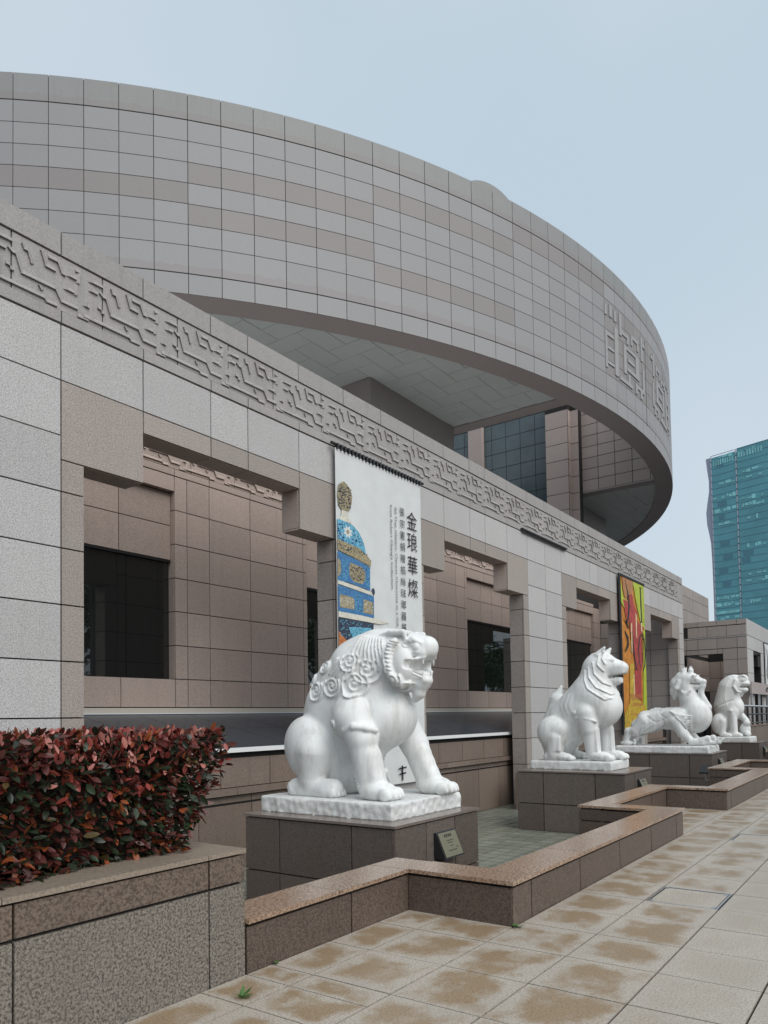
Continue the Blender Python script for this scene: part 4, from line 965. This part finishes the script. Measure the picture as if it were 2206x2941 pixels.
# ------------------------------------------------------------------ banners
def text_mesh(body, mat):
    cu = bpy.data.curves.new('lettering', 'FONT'); cu.body = body; cu.align_x = 'CENTER'; cu.align_y = 'CENTER'; cu.resolution_u = 2
    o = bpy.data.objects.new('lettering', cu); COL.objects.link(o); dg = bpy.context.evaluated_depsgraph_get(); dg.update()
    me = bpy.data.meshes.new_from_object(o.evaluated_get(dg)); bpy.data.objects.remove(o); bpy.data.curves.remove(cu)
    me.materials.clear(); me.materials.append(MAT[mat]); return me
def put_text(name, parent, body, mat, x, z, size, y, turn=0., sx=1.):
    me = text_mesh(body, mat); c = np.zeros(len(me.vertices)*3, np.float32); me.vertices.foreach_get('co', c); c = c.reshape(-1, 3)
    ctr = (c.max(0)+c.min(0))/2; c = (c-ctr)*size; c[:, 0] *= sx; t = math.radians(turn)
    u = c[:, 0]*math.cos(t) - c[:, 1]*math.sin(t); v = c[:, 0]*math.sin(t) + c[:, 1]*math.cos(t)
    me.vertices.foreach_set('co', np.stack([x+u, np.full_like(u, y), z+v], 1).astype(np.float32).ravel()); me.update()
    return link(name, me, parent)
def flat(name, parent, mat, pts, y):
    m = MB(); m.prism([(x, y, z) for x, z in pts], (0, .0015, 0)); return m.build(name, mat, parent)
def ell(cx, cz, rx, rz, n_=20, t0=0, t1=360): return [(cx + rx*math.cos(math.radians(t0+(t1-t0)*i/n_)), cz + rz*math.sin(math.radians(t0+(t1-t0)*i/n_))) for i in range(n_ + (0 if t1-t0 == 360 else 1))]
def stroke(pts, wd_):
    L, R_ = [], []
    for i, p in enumerate(pts):
        a, b = Vector(pts[max(0, i-1)]), Vector(pts[min(len(pts)-1, i+1)]); d = (b-a).normalized(); n_ = Vector((-d.y, d.x)); w_ = wd_[i]
        L.append(tuple(Vector(p) + n_*w_)); R_.append(tuple(Vector(p) - n_*w_))
    return L + R_[::-1]
def wave_cloth(name, mat, parent, x0, x1, z0, z1, y, amp):
    nx, nz = 24, 30; V = []; F = []
    for j in range(nz+1):
        for i in range(nx+1):
            x = x0 + (x1-x0)*i/nx; z_ = z0 + (z1-z0)*j/nz
            V.append((x, y + amp*math.sin(i*.9 + .4*math.sin(j*.2))*(.3+.7*(1-j/nz)), z_))
    F = [(j*(nx+1)+i, j*(nx+1)+i+1, (j+1)*(nx+1)+i+1, (j+1)*(nx+1)+i) for j in range(nz) for i in range(nx)]
    k = len(V); V += [(x, y_+.004, z_) for x, y_, z_ in V]; F += [tuple(k+q for q in reversed(f)) for f in F[:]]
    me = bpy.data.meshes.new(name); me.from_pydata(V, [], F); me.materials.append(MAT[mat]); me.polygons.foreach_set('use_smooth', [True]*len(F)); return link(name, me, parent)
plain('cloth_white', (.62, .635, .63), .75, var=.05, vs=3)
plain('print_blue', (.05, .17, .36), .6, var=.45, vs=26); plain('print_sky', (.12, .36, .50), .6, var=.45, vs=22); plain('print_gold', (.30, .25, .15), .6, var=.55, vs=30); plain('print_dark', (.03, .04, .07), .6, var=.6, vs=22)
plain('print_pale', (.62, .60, .52), .6, var=.15, vs=14); plain('print_orange', (.42, .14, .04), .6, var=.3, vs=14)
plain('pr_green', (.38, .45, .03), .6, var=.22, vs=3); plain('pr_orange', (.50, .19, .02), .6, var=.3, vs=4); plain('pr_red', (.36, .045, .035), .6, var=.35, vs=6); plain('pr_tan', (.40, .18, .07), .6, var=.2, vs=5); plain('pr_yellow', (.50, .33, .03), .6, var=.35, vs=7); plain('pr_cream', (.62, .52, .28), .6, var=.3, vs=9)

def rod_with_rings(parent, x0, x1, z, y):
    m = MB(); m.tube([(x0-.1, y, z), (x1+.1, y, z)], .03, 8); rd = m.build('rod', 'black_metal', parent)
    n_ = 26
    for i in range(n_): x = x0 + (x1-x0)*(i+.5)/n_; slab('rod_ring', rd, 'black_metal', x-.022, x+.022, y-.04, y+.04, z-.075, z+.02)
YBN = 8.40
b1 = empty('banner', (11.72, YBN, 6.6), 'tall white exhibition banner with a blue and gold vessel and black calligraphy', 'banner', 'exhibition banners')
wave_cloth('cloth', 'cloth_white', b1, 10.30, 13.16, .3, 6.56, YBN, .012)
rod_with_rings(b1, 10.30, 13.16, 6.62, YBN)
yp = YBN-.022
pic = flat('finial', b1, 'print_gold', [(10.36, 5.52), (10.33, 5.7), (10.36, 5.86), (10.44, 5.94), (10.52, 5.98), (10.62, 5.94), (10.72, 5.88), (10.77, 5.75), (10.74, 5.6), (10.66, 5.46), (10.46, 5.44)], yp)
flat('finial_neck', b1, 'print_pale', [(10.45, 5.44), (10.62, 5.44), (10.66, 5.32), (10.76, 5.24), (10.33, 5.24), (10.43, 5.32)], yp+.0006)
flat('dome', b1, 'print_sky', [(10.32, 5.25), (10.55, 5.24), (10.78, 5.21), (10.95, 5.12), (11.06, 5.0), (11.13, 4.88), (11.17, 4.74), (10.95, 4.82), (10.7, 4.84), (10.32, 4.88)], yp)
flat('dome_border', b1, 'print_gold', [(10.31, 4.88), (10.7, 4.84), (10.95, 4.82), (11.19, 4.72), (11.33, 4.64), (11.31, 4.52), (10.9, 4.6), (10.31, 4.68)], yp-.0006)
flat('flower', b1, 'cloth_white', [(10.62 + (.15 if i % 2 else .085)*math.cos(i*math.pi/8), 5.06 + (.13 if i % 2 else .075)*math.sin(i*math.pi/8)) for i in range(16)], yp-.0012); flat('flower_eye', b1, 'print_gold', ell(10.62, 5.06, .045, .04, 12), yp-.0018)
flat('drum_print', b1, 'print_blue', [(10.31, 4.66), (10.9, 4.58), (11.29, 4.5), (11.28, 4.05), (10.9, 4.1), (10.31, 4.14)], yp)
flat('cartouche', b1, 'print_gold', [(10.68, 4.50), (11.02, 4.47), (11.13, 4.4), (11.13, 4.24), (11.04, 4.15), (10.76, 4.16), (10.66, 4.24), (10.64, 4.42)], yp-.0009); flat('cartouche', b1, 'print_gold', [(10.31, 4.54), (10.39, 4.48), (10.41, 4.32), (10.36, 4.22), (10.31, 4.2)], yp-.0009)
flat('ledge_print', b1, 'print_pale', [(10.31, 4.13), (10.9, 4.08), (11.36, 4.03), (11.36, 3.97), (10.31, 4.06)], yp-.0012); flat('knob_print', b1, 'print_dark', ell(11.38, 4.05, .05, .07, 12), yp-.0015)
flat('tier_print', b1, 'print_blue', [(10.31, 4.04), (11.40, 3.96), (11.39, 3.54), (10.31, 3.56)], yp); flat('cartouche', b1, 'print_gold', [(10.35, 3.88), (10.72, 3.86), (10.79, 3.8), (10.78, 3.64), (10.35, 3.64)], yp-.0009); flat('cartouche', b1, 'print_gold', [(11.07, 3.87), (11.37, 3.84), (11.37, 3.6), (11.05, 3.61)], yp-.0009)
flat('shelf_print', b1, 'print_pale', [(10.31, 3.56), (11.0, 3.55), (11.5, 3.53), (11.93, 3.50), (11.6, 3.44), (10.31, 3.46)], yp-.0015); flat('band_print', b1, 'print_dark', [(10.31, 3.45), (11.38, 3.43), (11.32, 3.0), (10.6, 2.95), (10.31, 3.2)], yp); flat('band_print', b1, 'print_sky', [(10.6, 3.3), (11.3, 3.34), (11.2, 3.1), (10.75, 3.05)], yp-.0006); flat('foot_print', b1, 'print_orange', [(10.31, 3.2), (10.6, 3.0), (10.62, 2.6), (10.31, 2.5)], yp-.0009); flat('foot_print', b1, 'print_pale', [(10.38, 2.95), (10.5, 3.0), (10.55, 2.2), (10.35, 2.2)], yp-.0015)
pr_ = random.Random(21)
def speck_print(name, mat, x0, x1, z0, z1, n_, sz, asp=1., inside=None):
    m = MB()
    for _ in range(n_):
        x, z_ = pr_.uniform(x0, x1), pr_.uniform(z0, z1)
        if inside and not inside(x, z_): continue
        w_, h_ = sz*pr_.uniform(.5, 1.2)*asp, sz*pr_.uniform(.4, 1)/asp; m.prism([(x-w_, yp-.0024, z_-h_), (x+w_, yp-.0024, z_-h_), (x+w_, yp-.0024, z_+h_), (x-w_, yp-.0024, z_+h_)], (0, .0004, 0))
    tag(m.build(name, mat, b1), kind='stuff')
dome_in = lambda x, z_: z_ < 5.22 - max(0, x-10.55)**2*1.3 and z_ > 4.86 and (x-10.62)**2 + (z_-5.06)**2 > .026
speck_print('enamel_scrolls', 'print_blue', 10.33, 11.12, 4.86, 5.22, 170, .016, 1.3, dome_in); speck_print('enamel_scrolls', 'cloth_white', 10.33, 11.12, 4.86, 5.22, 60, .009, 1, dome_in)
out_c = lambda x, z_: not (10.62 < x < 11.15 and 4.14 < z_ < 4.52) and not (x < 10.42 and z_ > 4.2)
speck_print('fret_lines', 'print_sky', 10.33, 11.27, 4.12, 4.52, 260, .014, 2.0, out_c); speck_print('fret_lines', 'print_sky', 10.80, 11.04, 3.6, 3.94, 60, .014, 1.6); speck_print('gilt_relief', 'print_dark', 10.69, 11.1, 4.19, 4.46, 110, .011, 1.5); speck_print('gilt_relief', 'print_pale', 10.37, 10.76, 3.66, 3.85, 90, .010, 1.5); speck_print('gilt_relief', 'print_dark', 10.36, 10.73, 5.5, 5.9, 150, .013, 1.4); speck_print('gilt_relief', 'print_dark', 10.33, 11.2, 4.7, 4.8, 70, .012, 1.2, lambda x, z_: z_ < 4.86-.14*(x-10.3)); speck_print('gilt_relief', 'print_pale', 11.08, 11.36, 3.63, 3.84, 50, .010, 1.3); speck_print('enamel_scrolls', 'print_sky', 10.35, 11.3, 3.1, 3.42, 90, .014, 1.4)
for ch, z_ in zip('金琅華燦', (5.71, 5.27, 4.78, 4.30)): put_text('title_character', b1, ch, 'ink', 12.78, z_, .42, yp-.001, 0, .95)
for i, ch in enumerate('張宗憲捐贈掐絲琺瑯器展'): put_text('subtitle_character', b1, ch, 'ink', 12.42, 5.82 - i*.2375, .19, yp-.001)
t1 = put_text('english_text', b1, 'All That Glitters: Chinese Cloisonné as a Gift', 'ink', 12.19, 4.66, .1, yp-.001, -90)
t2 = put_text('english_text', b1, "from Robert Chang's Collection", 'ink', 12.02, 5.04, .1, yp-.001, -90)
for t, zl in ((t1, 2.44), (t2, 1.70)):
    tag(t, kind='stuff')          # stretch each line to its printed length
    c = np.zeros(len(t.data.vertices)*3, np.float32); t.data.vertices.foreach_get('co', c); c = c.reshape(-1, 3); zc = (c[:, 2].max()+c[:, 2].min())/2; c[:, 2] = zc + (c[:, 2]-zc)*zl/(c[:, 2].max()-c[:, 2].min()); t.data.vertices.foreach_set('co', c.ravel())

for p, w_ in (([(12.27, .66), (12.28, .36)], [.025, .02]), ([(12.14, .60), (12.42, .62)], [.014, .014]), ([(12.16, .49), (12.40, .51)], [.014, .014])): flat('brush_stroke', b1, 'ink', stroke(p, w_), yp-.001)
m = MB(); m.tube([(18.3, 8.44, 6.66), (21.42, 8.44, 6.66)], .035, 8); m.tube([(18.3, 8.44, 6.66), (18.3, 8.5, 6.66)], .03, 6); m.tube([(21.42, 8.44, 6.66), (21.42, 8.5, 6.66)], .03, 6); m.tube([(18.35, 8.45, 6.60), (21.36, 8.45, 6.60)], .015, 6)
tag(m.build('banner_rod', 'black_metal'), 'bare dark banner rod under the frieze between the two banners', 'banner rod')

b2 = empty('banner', (27.7, YBN, 6.6), 'narrow-looking yellow and red banner with large black letters beyond the second lion', 'banner', 'exhibition banners')
wave_cloth('cloth', 'pr_orange', b2, 26.26, 29.12, .9, 6.56, YBN, .01); rod_with_rings(b2, 26.26, 29.12, 6.62, YBN)
m = MB(); m.tube([(26.22, YBN, .9), (26.22, YBN, 6.62)], .05, 8); m.build('side_pole', 'black_metal', b2)
flat('print_field', b2, 'pr_green', [(27.7, 6.54), (29.1, 6.54), (29.1, .95), (28.5, .95), (28.75, 3.3), (28.9, 4.6), (28.2, 5.6)], yp); flat('print_field', b2, 'pr_green', [(26.3, 6.45), (26.6, 5.8), (27.1, 5.75), (26.9, 5.3), (26.3, 5.6)], yp)
flat('print_field', b2, 'pr_tan', [(26.5, 6.54), (27.75, 6.54), (27.7, 6.2), (27.5, 5.9), (27.1, 6.0), (26.8, 5.7), (26.55, 6.1)], yp-.0006)
flat('print_field', b2, 'pr_red', [(26.5, 5.74), (27.1, 5.72), (27.3, 6.0), (27.6, 6.05), (27.75, 5.7), (28.2, 5.4), (28.1, 5.1), (28.55, 5.0), (29.05, 4.9), (28.6, 4.6), (28.75, 3.6), (28.45, 3.2), (28.45, 2.2), (27.6, 2.2), (27.65, 3.6), (27.3, 4.4), (27.2, 5.0), (26.9, 4.9)], yp-.0009)
flat('print_field', b2, 'pr_yellow', [(27.1, 3.4), (27.6, 3.5), (27.6, 2.3), (28.4, 2.0), (28.9, 1.9), (29.1, 1.0), (26.3, .95), (26.35, 1.6), (27.0, 2.0)], yp-.0005)
for p in ([(27.35, 4.9), (27.5, 5.0), (27.45, 3.8), (27.35, 3.9)], [(27.95, 5.4), (28.1, 5.3), (28.05, 4.4), (27.95, 4.5)], [(28.55, 5.6), (28.7, 5.5), (28.75, 4.7), (28.6, 4.8)], [(27.5, 3.0), (27.6, 3.1), (27.62, 2.3), (27.5, 2.2)]): flat('print_field', b2, 'pr_cream', p, yp-.0012)
yl = yp-.002
for pts, wd_ in (([(28.63, 6.42), (28.66, 5.7), (28.68, 5.1)], [.07, .08, .07]), ([(28.50, 6.42), (28.78, 6.42)], [.02, .02]), ([(28.55, 5.1), (28.80, 5.1)], [.02, .02]),
                 ([(26.8, 6.5), (27.1, 6.0), (27.2, 5.55), (27.05, 5.1), (26.8, 4.9), (26.5, 5.05)], [.02, .07, .10, .08, .03, .01]), ([(26.75, 4.98), (26.95, 4.85), (27.1, 4.72)], [.03, .08, .02]), ([(26.65, 4.60), (26.95, 4.35), (26.98, 4.15), (26.62, 3.84)], [.02, .09, .10, .02]),
                 ([(27.5, 4.66), (27.6, 4.0), (27.85, 3.25)], [.02, .07, .08]), ([(27.7, 3.25), (28.0, 3.25)], [.02, .02]),
                 ([(28.65, 4.66), (28.4, 4.5), (28.2, 4.1), (28.22, 3.6), (28.5, 3.28)], [.02, .05, .08, .06, .02]), ([(28.65, 4.66), (28.95, 4.45), (29.05, 4.0), (28.95, 3.5), (28.72, 3.22)], [.02, .06, .08, .06, .02])): flat('letter_stroke', b2, 'ink', stroke(pts, wd_), yl)
for i, z_ in enumerate((4.36, 4.12, 3.88, 3.66)):
    for q in range(4): flat('small_mark', b2, 'ink', stroke([(28.56 + .02*((q+i) % 3), z_+.07-.05*q), (28.76 - .02*((q*2+i) % 3), z_+.08-.05*q)], [.012, .012]), yl-.0005)
for z_, xs_, hgt in ((2.12, (27.05, 28.5), .22), (1.90, (27.3, 28.65), .10), (1.55, (27.0, 28.6), .07)):
    for q in range(12): x = xs_[0] + (xs_[1]-xs_[0])*q/12; flat('small_print', b2, 'print_orange', [(x, z_), (x+.07, z_), (x+.07, z_+hgt), (x, z_+hgt)], yl)

# ------------------------------------------------------------------ entrance block beyond the wing
XB, YB1, YB2, ZBK = 37.0, 6.105, 8.9, 5.885
blk = empty('entrance_block', (XB, YB1, 0), 'lower granite entrance block at the far right in front of the glass tower', 'building')
m = MB()
m.box(XB+.03, XB+.5, YB1+.03, 7.14, 0, 5.85); m.box(XB+.03, XB+.5, 7.1, YB2, 4.33, 5.85)                                   # near face with opening
m.box(XB+.03, 38.6, YB1+.03, YB1+.5, 0, 5.85); m.box(38.5, 60, YB1+.03, YB1+.5, 4.33, 5.85); m.box(40.7, 43.0, YB1+.03, YB1+.5, 0, 5.85); m.box(46, 60, YB1+.03, YB1+.5, 0, 5.85); m.box(42.4, 42.9, YB1+.5, YB2, 0, 5.6)
m.box(39.9, 40.7, YB1+.03, YB1+.5, 3.79, 4.4)
bc = m.build('core', 'grout', blk)
for a, b in zip([YB1, 6.52, 7.38, 8.22, 8.74], [6.52, 7.38, 8.22, 8.74, 8.9]):
    sslab('wall_panel', bc, 'facade_warm', a, b, 5.64, ZBK, XB); sslab('wall_panel', bc, 'facade_warm', a, b, 4.56, 5.06, XB)
    if a > 7.0 or b > 7.2: sslab('wall_panel', bc, 'facade_warm', max(a, 7.14), b, 4.32, 4.55, XB)
sslab('frieze_panel', bc, 'facade_warm', YB1, 6.96, 5.13, 5.62, XB+.01); sslab('frieze_panel', bc, 'facade_warm', 6.96, 7.8, 5.13, 5.62, XB+.01); sslab('frieze_panel', bc, 'facade_warm', 7.8, 8.67, 5.13, 5.62, XB+.01)
sslab('band_stone', bc, 'frieze', YB1, 8.9, 5.06, 5.13, XB-.015)
for z0, z1 in zip([0, .4, 1.2, 1.9, 2.65, 3.36, 4.03], [.4, 1.2, 1.9, 2.65, 3.36, 4.03, 4.55]):
    for a, b in ((YB1, 6.52), (6.52, 7.14)): sslab('wall_panel', bc, 'facade_warm', a, b, z0, z1, XB)
for a, b in zip([37, 39, 41, 43, 45, 47, 49, 51], [39, 41, 43, 45, 47, 49, 51, 53]):
    fslab('wall_panel', bc, 'facade', a, b, 5.13, ZBK, YB1); fslab('wall_panel', bc, 'facade', a, b, 4.5, 5.12, YB1-.004)
for z0, z1 in zip([0, 1.2, 2.4, 3.4], [1.2, 2.4, 3.4, 4.5]):
    fslab('wall_panel', bc, 'facade', XB, 38.55, z0, z1, YB1); fslab('wall_panel', bc, 'facade', 40.7, 43.0, z0, z1, YB1); fslab('wall_panel', bc, 'facade', 46, 50, z0, z1, YB1)
for z0, z1 in zip([0, 1, 1.9, 2.7, 3.4], [1, 1.9, 2.7, 3.4, 4.3]):
    for a, b in ((6.6, 7.5), (7.5, 8.3), (8.3, 8.9)): sslab('inner_panel', bc, 'rear', a, b, z0, z1, 42.36)
for a, b in ((37.6, 39.2), (39.2, 40.8), (40.8, 42.3)):
    for z0, z1 in ((2.7, 3.5), (3.5, 4.3)): fslab('inner_panel', bc, 'rear', a, b, z0, z1, YB2-.04)
slab('doorway', bc, 'dark', 40.9, 41.9, YB2-.08, YB2-.045, 0, 2.7); slab('doorway', bc, 'dark', 42.3, 42.34, 7.3, 7.9, 0, 3.2)
wb = empty('wall_banner', (42, YB1-.1, 3.9), 'white vertical banner with black marks hanging on the entrance block', 'banner')
wave_cloth('cloth', 'cloth_white', wb, 41.45, 42.7, 2.6, 5.05, YB1-.06, .01); m = MB(); m.tube([(41.3, YB1-.06, 5.08), (42.8, YB1-.06, 5.08)], .03, 6); m.build('rod', 'black_metal', wb)
flat('ink_mark', wb, 'ink', stroke([(42.0, 4.8), (42.25, 4.2), (41.95, 3.6), (42.2, 3.0)], [.03, .09, .05, .08]), YB1-.085); flat('ink_mark', wb, 'ink', stroke([(41.52, 4.9), (41.52, 2.7)], [.03, .03]), YB1-.085)

# ------------------------------------------------------------------ ramp wall, sign board, handrails at the far right
rw = empty('ramp_wall', (34.5, 5.9, 0), 'brown granite ramp wall with stone panels behind the farthest lion', 'wall')
m = MB(); m.box(33.93, 52, 5.73, 6.0, FLOOR, .98); rc_ = m.build('core', 'grout', rw)
for i in range(9):
    for z0, z1 in ((FLOOR, .1), (.1, .98)): fslab('facing_panel', rc_, 'basement', 33.9 + 1.9*i, 35.8 + 1.9*i, z0, z1, 5.7)
for z0, z1 in ((FLOOR, .1), (.1, .98)): sslab('facing_panel', rc_, 'basement', 5.74, 6.0, z0, z1, 33.9)
slab('coping_stone', rc_, 'parapet_coping', 33.86, 52, 5.66, 6.04, .985, 1.03)
hr_ = empty('handrail', (34, 5.8, 1.0), 'shiny steel handrail with posts along the ramp at far right', 'railing')
m = MB(); m.tube([(33.9, 5.85, 1.86), (52, 5.85, 1.80)], .05, 8); m.build('top_rail', 'steel', hr_); m = MB(); m.tube([(35.0, 5.85, 1.50), (52, 5.85, 1.46)], .035, 8); m.build('lower_rail', 'black_metal', hr_); m = MB(); m.tube([(35.0, 5.85, 1.12), (52, 5.85, 1.10)], .03, 8); m.build('lower_rail', 'black_metal', hr_)
for i in range(14): m = MB(); x = 35.0 + 1.25*i; m.tube([(x, 5.85, 1.0), (x, 5.85, 1.83)], .035, 8); m.build('post', 'black_metal', hr_)
sg = empty('sign_board', (37.5, 6.0, 2.6), 'long dark brown board with a small emblem above the ramp handrail', 'sign')
for i in range(6): slab('board_panel', sg, 'rim', 36.4 + 2.1*i+.01, 38.5 + 2.1*i-.01, 5.88, 5.96, 2.42, 2.95)
flat('emblem', sg, 'ink', [(40.2, 2.62), (40.5, 2.78), (40.9, 2.80), (41.1, 2.70), (40.8, 2.69), (40.6, 2.62), (40.95, 2.58), (40.5, 2.55)], 5.874)
for x in (36.6, 38.6, 40.9, 43): slab('post', sg, 'steel', x, x+.1, 5.9, 5.98, 1.0, 2.42)
r2 = empty('handrail', (25.5, 3.5, 0), 'short low metal handrail beside the far parapet recess', 'railing')
m = MB(); m.tube([(32.9, 4.45, .25), (33.3, 4.1, .55), (36, 4.1, .55)], .035, 8); m.tube([(33.3, 4.1, .55), (33.3, 4.1, -.1)], .03, 6); m.tube([(33.35, 4.1, .2), (36, 4.1, .2)], .025, 6); m.build('rail', 'steel', r2)
# floodlights at the foot of the parapet
for (x, y, z_, lab) in ((20.05, 4.38, .0, 'small silver floodlight on the court wall between the second lion and the winged beast'),):
    r = empty('floodlight', (x, y, z_), lab, 'floodlight')
    m = MB(); m.prism([(x-.06, y-.13, z_+.10), (x+.10, y-.16, z_+.26), (x+.14, y-.14, z_+.22), (x-.01, y-.11, z_+.06)], (0, .26, 0)); m.build('lamp_head', 'black_metal', r)
    m = MB(); m.tube([(x+.04, y, z_+.14), (x+.06, y, z_-.1), (x+.2, y, z_-.12)], .022, 6); m.build('bracket', 'steel', r)

# ------------------------------------------------------------------ glass office tower far behind
plain('tower_glass', (.09, .29, .335), .25, spec=.5, var=.18, vs=.05); plain('tower_pane', (.22, .52, .53), .3, var=.3, vs=.2); plain('tower_dark', (.065, .19, .24), .3); plain('tower_fin', (.42, .43, .50), .4); plain('tower_side', (.30, .32, .40), .4)  # glass colours lightened to stand in for distance haze
tw = empty('office_tower', (500, 70, -1.2), 'tall teal glass office tower with a wavy edge rising behind the entrance block', 'tower')
TA, TB_ = Vector((501, 100)), Vector((479, 25)); td = (TB_-TA).normalized(); tn = Vector((td.y, -td.x));  tn = tn if tn.x < 0 else -tn
def tp(s_, out_, z_): q = TA + td*s_ + tn*out_; return (q.x, q.y, z_)
m = MB()
def tbox(m, s0, s1, o0, o1, z0, z1): m.prism([tp(s0, o0, z0), tp(s1, o0, z0), tp(s1, o1, z0), tp(s0, o1, z0)], (0, 0, z1-z0))
tbox(m, 0, 15.7, -40, 0, -1.2, 163); tbox(m, 16.6, 78, -40, 0, -1.2, 164.5); tbox(m, 15.7, 16.6, -40, -.8, -1.2, 162); body = m.build('tower_body', 'tower_glass', tw)
m = MB(); side = [(100, 0), (165, 0)]
prof = [(163.5, 3.6), (156, 2.9), (149, 2.0), (142, 2.1), (135, 3.4), (128.5, 4.4), (121, 4.0), (114, 2.7), (108.8, 1.9), (98, 1.5), (80, 1.3), (-1.2, 1.2)]
pts = [tp(-o_, -.5, z_) for z_, o_ in prof] + [tp(-.02, -.5, -1.2), tp(-.02, -.5, 163.5)]; m.prism(pts, tuple(Vector((-tn.x*12, -tn.y*12, 0)))); m.build('wavy_side', 'tower_side', tw)
tr = random.Random(11); pane_mesh = {}
def tpane(mat, s0, s1, z0, z1, o_=.25):
    c = TA + td*((s0+s1)/2) + tn*(o_/2)
    return link('pane_strip' if mat != 'tower_fin' else 'mullion', unit(mat), body, (c.x, c.y, (z0+z1)/2), math.atan2(td.y, td.x), (s1-s0, o_, z1-z0))
FH = 4.25
for f in range(12, 38):
    z0 = 3 + FH*f
    for a, b in ((0.4, 15.5), (16.9, 33), (33.5, 50)):
        tpane('tower_dark', a, b, z0+FH-.55, z0+FH-.2, .12)
        if tr.random() < .38:
            s_ = a + tr.random()*5
            if tr.random() < .35: tpane('tower_pane', a+.2, b-.3, z0+.3, z0+tr.uniform(1.2, 3.2))
            else:
                while s_ < b-1.5:
                    wd_ = tr.uniform(.9, 3.6); tpane('tower_pane', s_, min(s_+wd_, b-.2), z0+.5+tr.random(), z0+1.6+tr.random()*2); s_ += wd_ + tr.choice((.3, .4, 1.2, 3.5))
        elif tr.random() < .4:
            s_ = a + tr.random()*8; tpane('tower_dark', s_, min(b-.2, s_+tr.uniform(3, 7)), z0+.4, z0+3.4, .15)
    tpane('tower_fin', 15.8, 16.4, z0+.5, z0+FH-.3, .3); tpane('tower_fin', -.2, .35, z0+.5, z0+FH-.3, .3)
for i in range(9): tpane('tower_pane', 1.5+1.5*i, 2.3+1.5*i, 157.5, 160.5); tpane('tower_pane', 17.5+1.7*i, 18.5+1.7*i, 158.5, 162)
lb = empty('distant_building', (700, 120, -1.2), 'pale distant building sliver between the wing and the glass tower', 'building')
m = MB(); m.box(640, 660, 103, 160, -1.2, 66); lw_ = m.build('wall', 'white_metal', lb)
for i in range(12): slab('floor_band', lw_, 'tower_side', 639.6, 640, 103.5, 159, 8 + 4.6*i, 9.5 + 4.6*i)

# ------------------------------------------------------------------ street trees behind the viewer: seen mirrored in the museum windows
plain('bark', (.07, .055, .045), .9); plain('tree_leaf', (.055, .105, .030), .6, var=.4, vs=.8)
def tree_meshes(seed):
    r = random.Random(seed); t = MB(); t.tube([(0, 0, 0), (.05, 0, 2), (.1, .05, 4.2)], [.22, .17, .12], 8); tips = []
    for i in range(9):
        a = i*2.4; z0 = 2.6 + .2*i; e = (math.cos(a)*r.uniform(1.6, 3), math.sin(a)*r.uniform(1.6, 3), z0 + r.uniform(1.5, 3.5)); t.tube([(.07, 0, z0), (e[0]*.5, e[1]*.5, (z0+e[2])/2+.3), e], [.09, .06, .025], 6); tips.append(e)
    c = MB()
    for e in tips + [(0, 0, 7.5), (.5, .4, 6.4), (-.8, .3, 6.0)]:
        for _ in range(260):
            d = Vector((r.gauss(0, 1), r.gauss(0, 1), r.gauss(0, .8))); p = Vector(e) + d*.85; u = Vector((r.gauss(0, 1), r.gauss(0, 1), r.gauss(0, 1))).normalized(); v = u.orthogonal().normalized(); s_ = r.uniform(.12, .24)
            c.quad(tuple(p-u*s_), tuple(p+v*s_*.5), tuple(p+u*s_), tuple(p-v*s_*.5))
    return t.mesh('trunk', 'bark'), c.mesh('crown', 'tree_leaf')
tm = [tree_meshes(5), tree_meshes(9)]
for i in range(12):
    x, y = 18 + 9*i + random.uniform(-1.5, 1.5), -17 - 1.2*i + random.uniform(-1, 1); r = empty('street_tree', (x, y, 0), 'leafy street tree across the plaza, mirrored in the museum windows', 'tree', 'street trees across the plaza')
    sc_ = random.uniform(1.3, 1.6); a, b = tm[i % 2]
    for nme, me in (('trunk', a), ('crown', b)): o = link(nme, me, r, (x, y, 0), random.uniform(0, 6), (sc_, sc_, sc_))
